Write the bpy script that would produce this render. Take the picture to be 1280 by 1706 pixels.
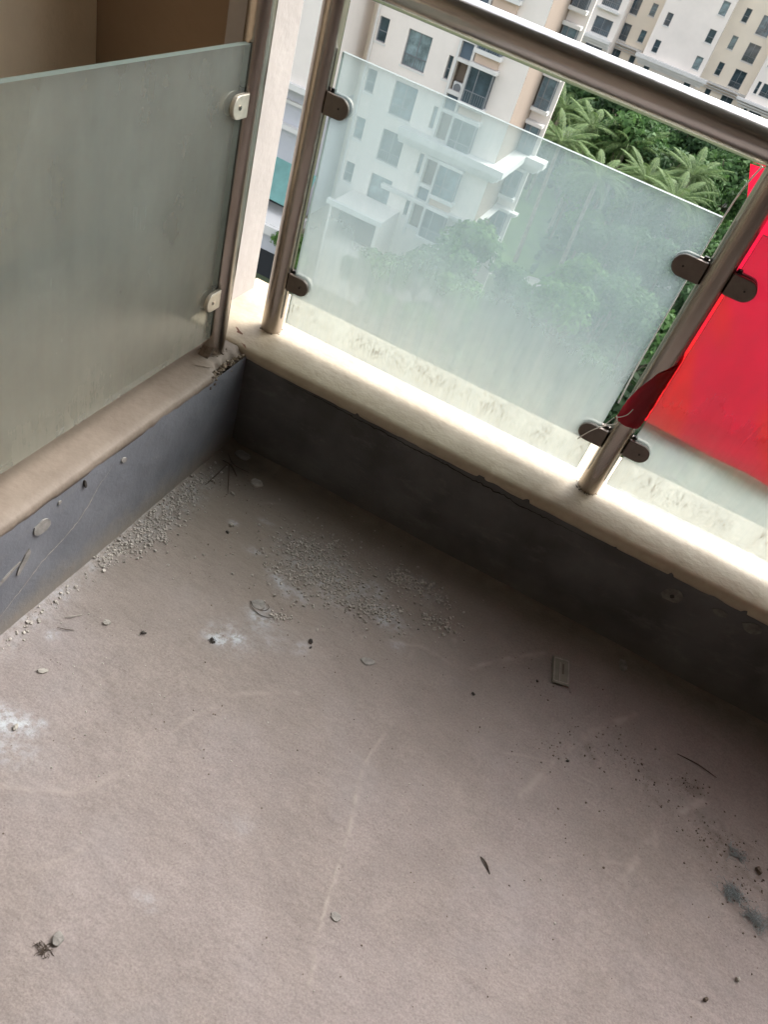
import bpy, math, random
import numpy as np
from mathutils import Vector, Matrix

random.seed(7)
rng = np.random.default_rng(7)
for o in list(bpy.data.objects):
    bpy.data.objects.remove(o)
S = bpy.context.scene
C = S.collection

# ------------------------------------------------------------------ camera
cam_d = bpy.data.cameras.new('camera')
cam = bpy.data.objects.new('camera', cam_d)
C.objects.link(cam)
RX = (0.87648787, 0.39896125, 0.26944189)
RD = (0.46161454, -0.53757233, -0.70564014)
RF = (-0.13667857, 0.74286332, -0.65534194)
CAM = (0.69895996, -1.40597735, 1.26618258)
m = Matrix.Identity(4)
for i in range(3):
    m[i][0] = RX[i]; m[i][1] = -RD[i]; m[i][2] = -RF[i]; m[i][3] = CAM[i]
cam.matrix_world = m
cam_d.sensor_fit = 'VERTICAL'
cam_d.sensor_height = 24.0
cam_d.lens = 24.0 * 1276.25 / 1706.0
cam_d.clip_start = 0.02
cam_d.clip_end = 6000
cam_d.dof.use_dof = True
cam_d.dof.focus_distance = 1.75
cam_d.dof.aperture_fstop = 11.0
S.camera = cam

# ------------------------------------------------------------------ sky, sun, exposure
SUN_EL, SUN_AZ = math.radians(49), math.radians(34)      # azimuth clockwise from +y
world = bpy.data.worlds.new('World')
S.world = world
world.use_nodes = True
wn = world.node_tree.nodes; wl = world.node_tree.links
bg = wn['Background']
sky = wn.new('ShaderNodeTexSky')
sky.sky_type = 'NISHITA'
sky.sun_disc = False
sky.sun_elevation = SUN_EL
sky.sun_rotation = SUN_AZ
sky.air_density = 1.0
sky.dust_density = 4.0
sky.ozone_density = 1.0
hs = wn.new('ShaderNodeHueSaturation')
hs.inputs['Saturation'].default_value = 0.35            # a veiled, nearly white sky
wl.new(sky.outputs['Color'], hs.inputs['Color'])
wl.new(hs.outputs['Color'], bg.inputs['Color'])
bg.inputs['Strength'].default_value = 0.13
sun_d = bpy.data.lights.new('sun', 'SUN')
sun_d.energy = 0.6
sun_d.angle = math.radians(32)
sun_d.color = (1.0, 0.97, 0.93)
sun = bpy.data.objects.new('sun', sun_d)
C.objects.link(sun)
dv = Vector((math.sin(SUN_AZ) * math.cos(SUN_EL), math.cos(SUN_AZ) * math.cos(SUN_EL), math.sin(SUN_EL)))
sun.rotation_euler = dv.to_track_quat('Z', 'Y').to_euler()
sun.location = (0, 0, 60)
S.view_settings.view_transform = 'Standard'
S.view_settings.look = 'None'
S.view_settings.exposure = 2.3
S.view_settings.gamma = 1.0
S.view_settings.use_curve_mapping = False
S.cycles.max_bounces = 10
S.cycles.diffuse_bounces = 6
S.cycles.transparent_max_bounces = 16

# ------------------------------------------------------------------ material helper
def mat(name, col, rough=0.8, metal=0.0, noise=0.0, nscale=8.0, bump=0.0, bscale=60.0, spec=0.5, col2=None, n2=None, stretch=None):
    """principled with colour variation from noise, and a fine relief"""
    M = bpy.data.materials.new(name); M.use_nodes = True
    N = M.node_tree.nodes; L = M.node_tree.links
    b = N['Principled BSDF']
    b.inputs['Roughness'].default_value = rough
    b.inputs['Metallic'].default_value = metal
    b.inputs['Specular IOR Level'].default_value = spec
    b.inputs['Base Color'].default_value = (*col, 1)
    tc = N.new('ShaderNodeTexCoord')
    src = tc.outputs['Object']
    if stretch:
        mp = N.new('ShaderNodeMapping'); mp.inputs['Scale'].default_value = stretch
        L.new(src, mp.inputs['Vector']); src = mp.outputs['Vector']
    if noise > 0 or col2:
        nt = N.new('ShaderNodeTexNoise'); nt.inputs['Scale'].default_value = nscale; nt.inputs['Detail'].default_value = 6
        nt.inputs['Roughness'].default_value = 0.65
        L.new(src, nt.inputs['Vector'])
        rp = N.new('ShaderNodeValToRGB')
        c2 = col2 or tuple(c * (1 - noise) for c in col)
        c1 = col if col2 else tuple(min(1, c * (1 + noise)) for c in col)
        rp.color_ramp.elements[0].color = (*c2, 1); rp.color_ramp.elements[0].position = 0.33
        rp.color_ramp.elements[1].color = (*c1, 1); rp.color_ramp.elements[1].position = 0.67
        L.new(nt.outputs['Fac'], rp.inputs['Fac'])
        L.new(rp.outputs['Color'], b.inputs['Base Color'])
    if bump > 0:
        nb = N.new('ShaderNodeTexNoise'); nb.inputs['Scale'].default_value = bscale; nb.inputs['Detail'].default_value = 5
        L.new(src, nb.inputs['Vector'])
        bp = N.new('ShaderNodeBump'); bp.inputs['Strength'].default_value = 1.0; bp.inputs['Distance'].default_value = bump
        L.new(nb.outputs['Fac'], bp.inputs['Height'])
        L.new(bp.outputs['Normal'], b.inputs['Normal'])
    return M

def node(N, t, **kw):
    n = N.new(t)
    for k, v in kw.items():
        if k in n.inputs: n.inputs[k].default_value = v
        else: setattr(n, k, v)
    return n

# concrete floor -------------------------------------------------------
def floor_material():
    M = bpy.data.materials.new('dusty_concrete'); M.use_nodes = True
    N = M.node_tree.nodes; L = M.node_tree.links
    b = N['Principled BSDF']; b.inputs['Roughness'].default_value = 0.92; b.inputs['Specular IOR Level'].default_value = 0.2
    tc = N.new('ShaderNodeTexCoord')
    def noise(s, d=6, r=0.6, vec=None):
        n = node(N, 'ShaderNodeTexNoise', Scale=s, Detail=d, Roughness=r)
        L.new(vec or tc.outputs['Object'], n.inputs['Vector']); return n.outputs['Fac']
    def ramp(src, a, ca, bb, cb):
        r = N.new('ShaderNodeValToRGB')
        r.color_ramp.elements[0].position = a; r.color_ramp.elements[0].color = (*ca, 1)
        r.color_ramp.elements[1].position = bb; r.color_ramp.elements[1].color = (*cb, 1)
        L.new(src, r.inputs['Fac']); return r.outputs['Color']
    def mix(f, a, bb, mode='MIX'):
        x = N.new('ShaderNodeMixRGB'); x.blend_type = mode
        if isinstance(f, float): x.inputs[0].default_value = f
        else: L.new(f, x.inputs[0])
        for i, s in ((1, a), (2, bb)):
            if isinstance(s, tuple): x.inputs[i].default_value = (*s, 1)
            else: L.new(s, x.inputs[i])
        return x.outputs['Color']
    big = ramp(noise(2.6, 3), 0.36, (0.236, 0.206, 0.190), 0.64, (0.262, 0.230, 0.221))
    midc = ramp(noise(13, 7, 0.7), 0.3, (0.88, 0.88, 0.885), 0.7, (1.07, 1.065, 1.055))
    c = mix(1.0, big, midc, 'MULTIPLY')
    spk = ramp(noise(260, 3, 0.7), 0.30, (0.77, 0.765, 0.76), 0.62, (1.08, 1.08, 1.08))
    c = mix(1.0, c, spk, 'MULTIPLY')
    # scattered dark specks and pale specks
    vo = node(N, 'ShaderNodeTexVoronoi', Scale=75.0); L.new(tc.outputs['Object'], vo.inputs['Vector'])
    dk = ramp(vo.outputs['Distance'], 0.05, (0.62, 0.6, 0.58), 0.13, (1, 1, 1))
    c = mix(0.55, c, mix(1.0, c, dk, 'MULTIPLY'))
    # greyer patches where the dust was walked away
    wear = ramp(noise(5.5, 5), 0.52, (0, 0, 0), 0.75, (0.5, 0.5, 0.5))
    c = mix(wear, c, (0.256, 0.236, 0.233))
    def att(nm):
        a = N.new('ShaderNodeAttribute'); a.attribute_name = nm; return a.outputs['Fac']
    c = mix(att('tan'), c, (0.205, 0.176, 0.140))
    c = mix(att('ridge'), c, (0.300, 0.266, 0.242))
    pm = N.new('ShaderNodeMath'); pm.operation = 'MULTIPLY'
    pr = ramp(noise(75, 8, 0.75), 0.42, (0.12, 0.12, 0.12), 0.56, (1, 1, 1))
    L.new(att('powder'), pm.inputs[0]); L.new(pr, pm.inputs[1])
    c = mix(pm.outputs[0], c, (0.42, 0.45, 0.48))
    c = mix(att('dirt'), c, (0.115, 0.094, 0.078))  # real dirt patches, plus painted shade at the foot of the parapet
    L.new(c, b.inputs['Base Color'])
    mp = N.new('ShaderNodeMapping'); mp.inputs['Scale'].default_value = (1.0, 2.2, 1); mp.inputs['Rotation'].default_value = (0, 0, 0.5)
    L.new(tc.outputs['Object'], mp.inputs['Vector'])
    h = N.new('ShaderNodeMath'); h.operation = 'MULTIPLY_ADD'; h.inputs[1].default_value = 0.55
    L.new(noise(170, 4, 0.6), h.inputs[0]); L.new(noise(34, 5, 0.65, mp.outputs['Vector']), h.inputs[2])
    bp = N.new('ShaderNodeBump'); bp.inputs['Distance'].default_value = 0.0014; bp.inputs['Strength'].default_value = 0.9
    L.new(h.outputs[0], bp.inputs['Height']); L.new(bp.outputs['Normal'], b.inputs['Normal'])
    return M

# frosted glass ----------------------------------------------------------
def frosted(name, base_fac, tint, zlow, dirt_amt, zspan):
    M = bpy.data.materials.new(name); M.use_nodes = True
    N = M.node_tree.nodes; L = M.node_tree.links
    N.remove(N['Principled BSDF'])
    out = N['Material Output']
    tc = N.new('ShaderNodeTexCoord')
    sp = N.new('ShaderNodeSeparateXYZ'); L.new(tc.outputs['Object'], sp.inputs[0])
    def mapped(sc):
        mp = N.new('ShaderNodeMapping'); mp.inputs['Scale'].default_value = sc
        L.new(tc.outputs['Object'], mp.inputs['Vector']); return mp.outputs['Vector']
    def noise(sc, s, d=5):
        n = node(N, 'ShaderNodeTexNoise', Scale=s, Detail=d, Roughness=0.6); L.new(mapped(sc), n.inputs['Vector']); return n.outputs['Fac']
    def mth(op, a, b_, c_=None, clamp=False):
        x = N.new('ShaderNodeMath'); x.operation = op; x.use_clamp = clamp
        for i, s in enumerate((a, b_, c_)):
            if s is None: continue
            if isinstance(s, (int, float)): x.inputs[i].default_value = s
            else: L.new(s, x.inputs[i])
        return x.outputs[0]
    def mr(src, a, b_, c_, d_):
        x = N.new('ShaderNodeMapRange'); x.inputs[1].default_value = a; x.inputs[2].default_value = b_
        x.inputs[3].default_value = c_; x.inputs[4].default_value = d_; L.new(src, x.inputs[0]); return x.outputs[0]
    streak = mr(noise((38, 38, 2.6), 1.0), 0.3, 0.7, -0.03, 0.035)
    blot = mr(noise((7, 7, 6), 1.0, 6), 0.3, 0.7, -0.045 if dirt_amt > .1 else -0.10, 0.055 if dirt_amt > .1 else 0.12)
    f = mth('ADD', mth('ADD', streak, blot), base_fac)
    low = mr(sp.outputs['Z'], zlow + 0.34, zlow + 0.0, 0.0, 1.0)     # splashed band along the foot of the pane
    low = mth('MULTIPLY', low, mr(noise((55, 55, 5), 1.0), 0.35, 0.6, 0.72, 1.0))
    f = mth('ADD', f, mth('MULTIPLY', low, dirt_amt))
    band = mth('MULTIPLY', mr(sp.outputs['Z'], zlow + 0.012, zlow + 0.035, 0, 1), mr(sp.outputs['Z'], zlow + 0.085, zlow + 0.05, 0, 1))
    drip = mth('MULTIPLY', band, mr(noise((210, 210, 55), 1.0, 3), 0.52, 0.66, 0, 1))
    drip = mth('MULTIPLY', drip, mr(noise((9, 9, 3), 1.0, 2), 0.38, 0.62, 0, 1))
    f = mth('ADD', f, mth('MULTIPLY', drip, 0.55 if dirt_amt > .1 else 0.0), clamp=True)
    mc = N.new('ShaderNodeMixRGB'); mc.inputs[1].default_value = (*tint, 1); mc.inputs[2].default_value = (0.68, 0.64, 0.54, 1)
    L.new(mth('MULTIPLY', low, 0.6), mc.inputs[0])
    md = N.new('ShaderNodeMixRGB'); md.inputs[2].default_value = (0.33, 0.285, 0.215, 1)
    L.new(mc.outputs[0], md.inputs[1]); L.new(drip, md.inputs[0])
    tl = N.new('ShaderNodeBsdfTranslucent'); df = N.new('ShaderNodeBsdfDiffuse')
    L.new(md.outputs[0], tl.inputs[0]); L.new(md.outputs[0], df.inputs[0])
    milk = N.new('ShaderNodeMixShader'); milk.inputs[0].default_value = 0.4
    L.new(tl.outputs[0], milk.inputs[1]); L.new(df.outputs[0], milk.inputs[2])
    tr = N.new('ShaderNodeBsdfTransparent'); tr.inputs[0].default_value = (0.92, 0.955, 0.95, 1)
    a = N.new('ShaderNodeMixShader'); L.new(f, a.inputs[0]); L.new(tr.outputs[0], a.inputs[1]); L.new(milk.outputs[0], a.inputs[2])
    gl = N.new('ShaderNodeBsdfGlossy'); gl.inputs['Roughness'].default_value = 0.22 if dirt_amt > .1 else 0.5
    fr = N.new('ShaderNodeFresnel'); fr.inputs['IOR'].default_value = 1.3
    bq = N.new('ShaderNodeMixShader'); L.new(mth('MULTIPLY', fr.outputs[0], 0.5 if dirt_amt > .1 else 0.13), bq.inputs[0]); L.new(a.outputs[0], bq.inputs[1]); L.new(gl.outputs[0], bq.inputs[2])
    L.new(bq.outputs[0], out.inputs['Surface'])
    return M

def banner_material():
    M = bpy.data.materials.new('red_banner_cloth'); M.use_nodes = True
    N = M.node_tree.nodes; L = M.node_tree.links
    N.remove(N['Principled BSDF']); out = N['Material Output']
    tc = N.new('ShaderNodeTexCoord')
    mp = N.new('ShaderNodeMapping'); mp.inputs['Scale'].default_value = (1, 1, 1); mp.inputs['Rotation'].default_value = (0, 0.6, 0)
    L.new(tc.outputs['Object'], mp.inputs['Vector'])
    mp2 = N.new('ShaderNodeMapping'); mp2.inputs['Scale'].default_value = (8, 1, 2.6); L.new(mp.outputs[0], mp2.inputs['Vector'])
    n = node(N, 'ShaderNodeTexNoise', Scale=1.0, Detail=1.0); L.new(mp2.outputs[0], n.inputs['Vector'])
    r = N.new('ShaderNodeValToRGB')
    r.color_ramp.elements[0].position = 0.56; r.color_ramp.elements[0].color = (0.58, 0.009, 0.036, 1)
    r.color_ramp.elements[1].position = 0.62; r.color_ramp.elements[1].color = (0.60, 0.016, 0.018, 1)
    L.new(n.outputs['Fac'], r.inputs[0])
    tl = N.new('ShaderNodeBsdfTranslucent'); df = N.new('ShaderNodeBsdfDiffuse'); gl = N.new('ShaderNodeBsdfGlossy')
    L.new(r.outputs[0], tl.inputs[0]); L.new(r.outputs[0], df.inputs[0]); gl.inputs['Roughness'].default_value = 0.35
    a = N.new('ShaderNodeMixShader'); a.inputs[0].default_value = 0.32; L.new(tl.outputs[0], a.inputs[1]); L.new(df.outputs[0], a.inputs[2])
    c = N.new('ShaderNodeMixShader'); c.inputs[0].default_value = 0.03; L.new(a.outputs[0], c.inputs[1]); L.new(gl.outputs[0], c.inputs[2])
    L.new(c.outputs[0], out.inputs['Surface'])
    return M

def leaf_material(name, c1, c2, trans=0.25):
    M = bpy.data.materials.new(name); M.use_nodes = True
    N = M.node_tree.nodes; L = M.node_tree.links
    b = N['Principled BSDF']; b.inputs['Roughness'].default_value = 0.6; b.inputs['Specular IOR Level'].default_value = 0.18
    at = N.new('ShaderNodeAttribute'); at.attribute_name = 'tone'
    x = N.new('ShaderNodeMixRGB'); x.inputs[1].default_value = (*c1, 1); x.inputs[2].default_value = (*c2, 1)
    L.new(at.outputs['Fac'], x.inputs[0]); L.new(x.outputs[0], b.inputs['Base Color'])
    tl = N.new('ShaderNodeBsdfTranslucent'); L.new(x.outputs[0], tl.inputs[0])
    ms = N.new('ShaderNodeMixShader'); ms.inputs[0].default_value = trans
    L.new(b.outputs[0], ms.inputs[1]); L.new(tl.outputs[0], ms.inputs[2]); L.new(ms.outputs[0], N['Material Output'].inputs['Surface'])
    return M

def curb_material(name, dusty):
    """blue-grey paint, bare and dusty where it meets the floor, scuffed; the front copy has its shade painted in"""
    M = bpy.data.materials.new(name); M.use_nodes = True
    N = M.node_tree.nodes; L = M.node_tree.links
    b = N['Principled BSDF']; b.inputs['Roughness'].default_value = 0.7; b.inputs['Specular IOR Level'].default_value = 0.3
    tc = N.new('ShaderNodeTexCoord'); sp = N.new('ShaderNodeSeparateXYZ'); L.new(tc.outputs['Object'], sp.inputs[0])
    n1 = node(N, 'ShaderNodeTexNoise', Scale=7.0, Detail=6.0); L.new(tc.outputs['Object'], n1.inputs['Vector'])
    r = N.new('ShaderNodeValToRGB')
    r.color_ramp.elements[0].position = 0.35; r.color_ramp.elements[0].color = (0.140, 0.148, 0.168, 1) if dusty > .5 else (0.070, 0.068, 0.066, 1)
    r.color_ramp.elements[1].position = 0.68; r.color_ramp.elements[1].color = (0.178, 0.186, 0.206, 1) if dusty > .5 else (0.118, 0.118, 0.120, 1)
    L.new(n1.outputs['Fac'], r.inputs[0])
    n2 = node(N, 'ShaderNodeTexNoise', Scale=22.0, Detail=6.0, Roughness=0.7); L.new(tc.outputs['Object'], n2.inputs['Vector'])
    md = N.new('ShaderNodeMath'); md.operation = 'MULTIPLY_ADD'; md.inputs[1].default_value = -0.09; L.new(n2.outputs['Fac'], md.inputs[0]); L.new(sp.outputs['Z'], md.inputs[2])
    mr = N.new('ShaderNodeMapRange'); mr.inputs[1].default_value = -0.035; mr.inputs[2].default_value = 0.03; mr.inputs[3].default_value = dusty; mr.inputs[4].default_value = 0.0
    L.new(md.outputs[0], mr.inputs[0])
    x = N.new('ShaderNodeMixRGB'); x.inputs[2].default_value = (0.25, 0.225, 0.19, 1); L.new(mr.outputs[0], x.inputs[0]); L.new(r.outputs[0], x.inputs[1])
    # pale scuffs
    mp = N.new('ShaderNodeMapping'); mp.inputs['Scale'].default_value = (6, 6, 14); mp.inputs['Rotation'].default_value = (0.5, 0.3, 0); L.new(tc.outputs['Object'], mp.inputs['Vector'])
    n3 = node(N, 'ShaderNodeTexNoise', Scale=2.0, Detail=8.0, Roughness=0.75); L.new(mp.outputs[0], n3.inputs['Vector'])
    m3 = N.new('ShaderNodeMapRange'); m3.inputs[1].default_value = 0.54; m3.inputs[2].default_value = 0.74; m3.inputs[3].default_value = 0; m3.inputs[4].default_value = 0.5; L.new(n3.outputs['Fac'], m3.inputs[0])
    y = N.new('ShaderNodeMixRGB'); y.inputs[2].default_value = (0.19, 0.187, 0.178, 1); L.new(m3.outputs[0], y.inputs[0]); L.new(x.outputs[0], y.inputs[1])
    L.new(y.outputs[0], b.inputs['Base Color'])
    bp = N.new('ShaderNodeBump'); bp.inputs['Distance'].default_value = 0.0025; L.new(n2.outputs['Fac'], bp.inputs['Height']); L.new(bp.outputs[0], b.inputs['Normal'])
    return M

M = {}
M['floor'] = floor_material()
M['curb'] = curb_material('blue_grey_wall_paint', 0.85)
M['curb_front'] = curb_material('wall_paint_shade_painted_in', 0.15)  # same paint as the side parapet, its shade put into a darker colour
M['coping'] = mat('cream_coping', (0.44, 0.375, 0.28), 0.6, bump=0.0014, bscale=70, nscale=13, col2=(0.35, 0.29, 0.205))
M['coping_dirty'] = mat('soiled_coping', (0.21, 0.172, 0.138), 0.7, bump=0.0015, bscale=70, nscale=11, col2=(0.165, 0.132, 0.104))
M['crack'] = mat('crack_gap', (0.012, 0.010, 0.008), 1.0)
M['rust'] = mat('bare_red_screed', (0.16, 0.07, 0.045), 0.9, noise=0.3, nscale=60)
M['mortar'] = mat('bare_mortar', (0.21, 0.17, 0.125), 0.95, noise=0.45, nscale=90, bump=0.004, bscale=120)
M['plaster'] = mat('plaster_flake', (0.33, 0.315, 0.28), 0.9, noise=0.2, nscale=80)
M['pale_paint'] = mat('pale_filler', (0.22, 0.21, 0.195), 0.85, noise=0.3, nscale=60)
M['steel'] = mat('brushed_steel', (0.45, 0.41, 0.37), 0.27, metal=1.0, nscale=14, col2=(0.34, 0.30, 0.26), stretch=(1, 1, 0.35), bump=0.00025, bscale=160)
M['rail_steel'] = mat('polished_steel', (0.64, 0.62, 0.60), 0.2, metal=1.0, nscale=10, col2=(0.57, 0.55, 0.53), stretch=(0.25, 1.6, 1.6), bump=0.0002, bscale=120)
M['clamp'] = mat('bronze_clamp', (0.17, 0.145, 0.125), 0.42, metal=0.75, noise=0.12, nscale=40)
M['clamp_pale'] = mat('satin_clamp', (0.58, 0.53, 0.45), 0.42, metal=0.7, noise=0.12, nscale=60)
M['rubber'] = mat('black_rubber', (0.012, 0.012, 0.012), 0.7)
M['glass'] = frosted('frosted_glass', 0.31, (0.395, 0.475, 0.485), 0.318, 0.34, 0.6)
M['glass_side'] = frosted('soiled_frosted_glass', 0.34, (0.32, 0.355, 0.33), 0.318, 0.05, 0.6)
M['glass_edge'] = mat('glass_edge', (0.13, 0.165, 0.15), 0.35)
M['banner'] = banner_material()
M['cord'] = mat('white_cord', (0.78, 0.76, 0.72), 0.8)
M['white_paint'] = mat('pillar_paint', (0.33, 0.302, 0.282), 0.85, noise=0.1, nscale=5, bump=0.0015, bscale=50)
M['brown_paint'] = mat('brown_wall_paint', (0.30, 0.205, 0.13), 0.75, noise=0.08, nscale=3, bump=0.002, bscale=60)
M['brown_paint_lit'] = mat('brown_wall_paint_lit_copy', (0.72, 0.59, 0.43), 0.8, noise=0.08, nscale=3, bump=0.002, bscale=60)  # same brown wall, the light falling there put into a paler colour
M['dark_inner'] = mat('unseen_wall_paint_darkened', (0.17, 0.135, 0.105), 0.85, noise=0.06, nscale=3)  # unseen room walls, made dark to cut light bounced onto the parapet
M['ceiling'] = mat('ceiling_paint', (0.17, 0.16, 0.15), 0.9, noise=0.04, nscale=3)  # unseen ceiling, darkened to cut bounced light
M['gravel'] = mat('mortar_gravel', (0.35, 0.325, 0.292), 0.95, noise=0.35, nscale=180, bump=0.001, bscale=400)
M['dark_crumb'] = mat('dark_crumb', (0.035, 0.03, 0.026), 0.9, noise=0.4, nscale=200)
M['brown_crumb'] = mat('brown_crumb', (0.11, 0.085, 0.065), 0.95, noise=0.4, nscale=150)
M['twig'] = mat('dry_twig', (0.06, 0.045, 0.032), 0.9, noise=0.3, nscale=120)
M['lint'] = mat('grey_lint', (0.22, 0.25, 0.255), 0.95)
M['chip_glass'] = mat('dull_glass_chip', (0.19, 0.188, 0.155), 0.3, noise=0.15, nscale=40)
M['chip_dark'] = mat('chip_slot', (0.09, 0.085, 0.065), 0.4)
# the estate
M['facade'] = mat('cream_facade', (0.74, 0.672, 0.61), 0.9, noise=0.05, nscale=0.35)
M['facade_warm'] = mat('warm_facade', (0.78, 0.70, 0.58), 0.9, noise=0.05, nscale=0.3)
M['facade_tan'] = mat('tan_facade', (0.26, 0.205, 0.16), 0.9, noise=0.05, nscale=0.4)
M['peach'] = mat('peach_facade', (0.52, 0.40, 0.31), 0.9, noise=0.05, nscale=0.5)
M['trim'] = mat('white_trim', (0.62, 0.60, 0.565), 0.85, noise=0.05, nscale=0.8)
M['greyish'] = mat('grey_podium', (0.46, 0.46, 0.48), 0.9, noise=0.06, nscale=0.5)
M['win_frame'] = mat('window_frame', (0.17, 0.18, 0.19), 0.5)
M['pane_a'] = mat('window_glass', (0.045, 0.068, 0.082), 0.06, noise=0.5, nscale=0.9)
M['pane_b'] = mat('window_glass_curtain', (0.10, 0.155, 0.18), 0.08, noise=0.55, nscale=1.4)
M['pane_c'] = mat('window_glass_pale', (0.20, 0.26, 0.27), 0.1, noise=0.5, nscale=1.2)
M['louver'] = mat('louver_blue', (0.16, 0.21, 0.25), 0.6)
M['dark_void'] = mat('painted_opening_shade', (0.02, 0.022, 0.024), 0.9)  # near-black colour stands for the shade inside openings
M['teal'] = mat('teal_sheet', (0.12, 0.26, 0.235), 0.6, noise=0.12, nscale=1.5)
M['ac'] = mat('white_plastic', (0.70, 0.70, 0.68), 0.5)
M['ground'] = mat('garden_ground', (0.055, 0.07, 0.035), 0.95, noise=0.4, nscale=0.15)
M['lawn'] = mat('lawn_grass', (0.11, 0.18, 0.05), 0.95, noise=0.25, nscale=0.5)
M['path'] = mat('pale_path', (0.44, 0.42, 0.38), 0.9, noise=0.15, nscale=0.6)
M['bark'] = mat('bark', (0.15, 0.12, 0.09), 0.95, noise=0.35, nscale=3)
M['palm_bark'] = mat('palm_bark', (0.24, 0.21, 0.17), 0.95, noise=0.35, nscale=4)
M['leaf_a'] = leaf_material('leaf_bright', (0.050, 0.115, 0.024), (0.125, 0.235, 0.055))
M['leaf_b'] = leaf_material('leaf_mid', (0.036, 0.085, 0.026), (0.090, 0.175, 0.052))
M['leaf_c'] = leaf_material('leaf_dark', (0.026, 0.060, 0.024), (0.062, 0.120, 0.046))
M['leaf_palm'] = leaf_material('leaf_palm', (0.050, 0.100, 0.030), (0.15, 0.215, 0.080))

# ------------------------------------------------------------------ object helpers
def tag(o, label=None, cat=None, group=None, kind=None):
    if label: o['label'] = label
    if cat: o['category'] = cat
    if group: o['group'] = group
    if kind: o['kind'] = kind
    return o

def empty(name, label, cat, loc=(0, 0, 0), rz=0.0, group=None):
    o = bpy.data.objects.new(name, None); C.objects.link(o)
    o.empty_display_size = 0.1
    o.location = loc; o.rotation_euler = (0, 0, rz)
    return tag(o, label, cat, group)

def link(name, me, parent=None, loc=None, rot=None, scale=None):
    o = bpy.data.objects.new(name, me); C.objects.link(o)
    if parent: o.parent = parent
    if loc is not None: o.location = loc
    if rot is not None: o.rotation_euler = rot
    if scale is not None: o.scale = scale
    return o

class MB:
    """collects polygons for ONE mesh"""
    def __init__(s): s.v = []; s.f = []; s.mi = []; s.cur = 0; s.mats = []
    def use(s, m_):
        if m_ not in s.mats: s.mats.append(m_)
        s.cur = s.mats.index(m_); return s
    def add(s, verts, faces):
        n = len(s.v); s.v += [tuple(map(float, p)) for p in verts]
        for f in faces: s.f.append(tuple(n + i for i in f)); s.mi.append(s.cur)
        return s
    def box(s, x0, x1, y0, y1, z0, z1):
        v = [(x0, y0, z0), (x1, y0, z0), (x1, y1, z0), (x0, y1, z0), (x0, y0, z1), (x1, y0, z1), (x1, y1, z1), (x0, y1, z1)]
        return s.add(v, [(0, 3, 2, 1), (4, 5, 6, 7), (0, 1, 5, 4), (1, 2, 6, 5), (2, 3, 7, 6), (3, 0, 4, 7)])
    def quad(s, a, b, c, d): return s.add([a, b, c, d], [(0, 1, 2, 3)])
    def tube(s, pts, r, n=8, cap=True):
        pts = [Vector(p) for p in pts]; rs = r if isinstance(r, (list, tuple)) else [r] * len(pts)
        V = []; up = None
        for i, p in enumerate(pts):
            t = (pts[min(i + 1, len(pts) - 1)] - pts[max(i - 1, 0)]).normalized()
            if up is None:
                up = Vector((0, 0, 1)) if abs(t.z) < 0.9 else Vector((1, 0, 0))
            a = (up - t * up.dot(t)).normalized(); up = a; b = t.cross(a)
            for k in range(n):
                q = 2 * math.pi * k / n
                V.append(p + (a * math.cos(q) + b * math.sin(q)) * rs[i])
        F = []
        for i in range(len(pts) - 1):
            for k in range(n):
                F.append((i * n + k, i * n + (k + 1) % n, (i + 1) * n + (k + 1) % n, (i + 1) * n + k))
        if cap:
            F.append(tuple(range(n))[::-1]); F.append(tuple((len(pts) - 1) * n + k for k in range(n)))
        return s.add(V, F)
    def extrude(s, poly, d):
        """closed 3-D polygon pushed along d"""
        n = len(poly); p2 = [tuple(a[i] + d[i] for i in range(3)) for a in poly]
        F = [tuple(range(n))[::-1], tuple(range(n, 2 * n))] + [(i, (i + 1) % n, n + (i + 1) % n, n + i) for i in range(n)]
        return s.add(list(poly) + p2, F)
    def mesh(s, name, smooth=False):
        me = bpy.data.meshes.new(name); me.from_pydata(s.v, [], s.f)
        for m_ in s.mats: me.materials.append(m_)
        if len(s.mats) > 1: me.polygons.foreach_set('material_index', s.mi)
        if smooth: me.polygons.foreach_set('use_smooth', [True] * len(s.f))
        me.update(); return me
    def build(s, name, m_=None, parent=None, smooth=False, loc=None, rot=None):
        if m_ is not None and not s.mats: s.mats = [m_]
        me = s.mesh(name, smooth)
        if smooth: me.set_sharp_from_angle(angle=math.radians(40))
        return link(name, me, parent, loc, rot)

def bevel(o, w, seg=2):
    b = o.modifiers.new('bevel', 'BEVEL'); b.width = w; b.segments = seg; b.limit_method = 'ANGLE'; b.angle_limit = math.radians(35)
    return o

def grid_noise(x, y, seed, scale):
    """smooth value noise for vertex work"""
    r = np.random.default_rng(seed).random((64, 64))
    u = x * scale; v = y * scale
    i = np.floor(u).astype(int); j = np.floor(v).astype(int); fu = u - i; fv = v - j
    fu = fu * fu * (3 - 2 * fu); fv = fv * fv * (3 - 2 * fv)
    g = lambda a, b: r[a % 64, b % 64]
    return (g(i, j) * (1 - fu) + g(i + 1, j) * fu) * (1 - fv) + (g(i, j + 1) * (1 - fu) + g(i + 1, j + 1) * fu) * fv - 0.5

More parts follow.
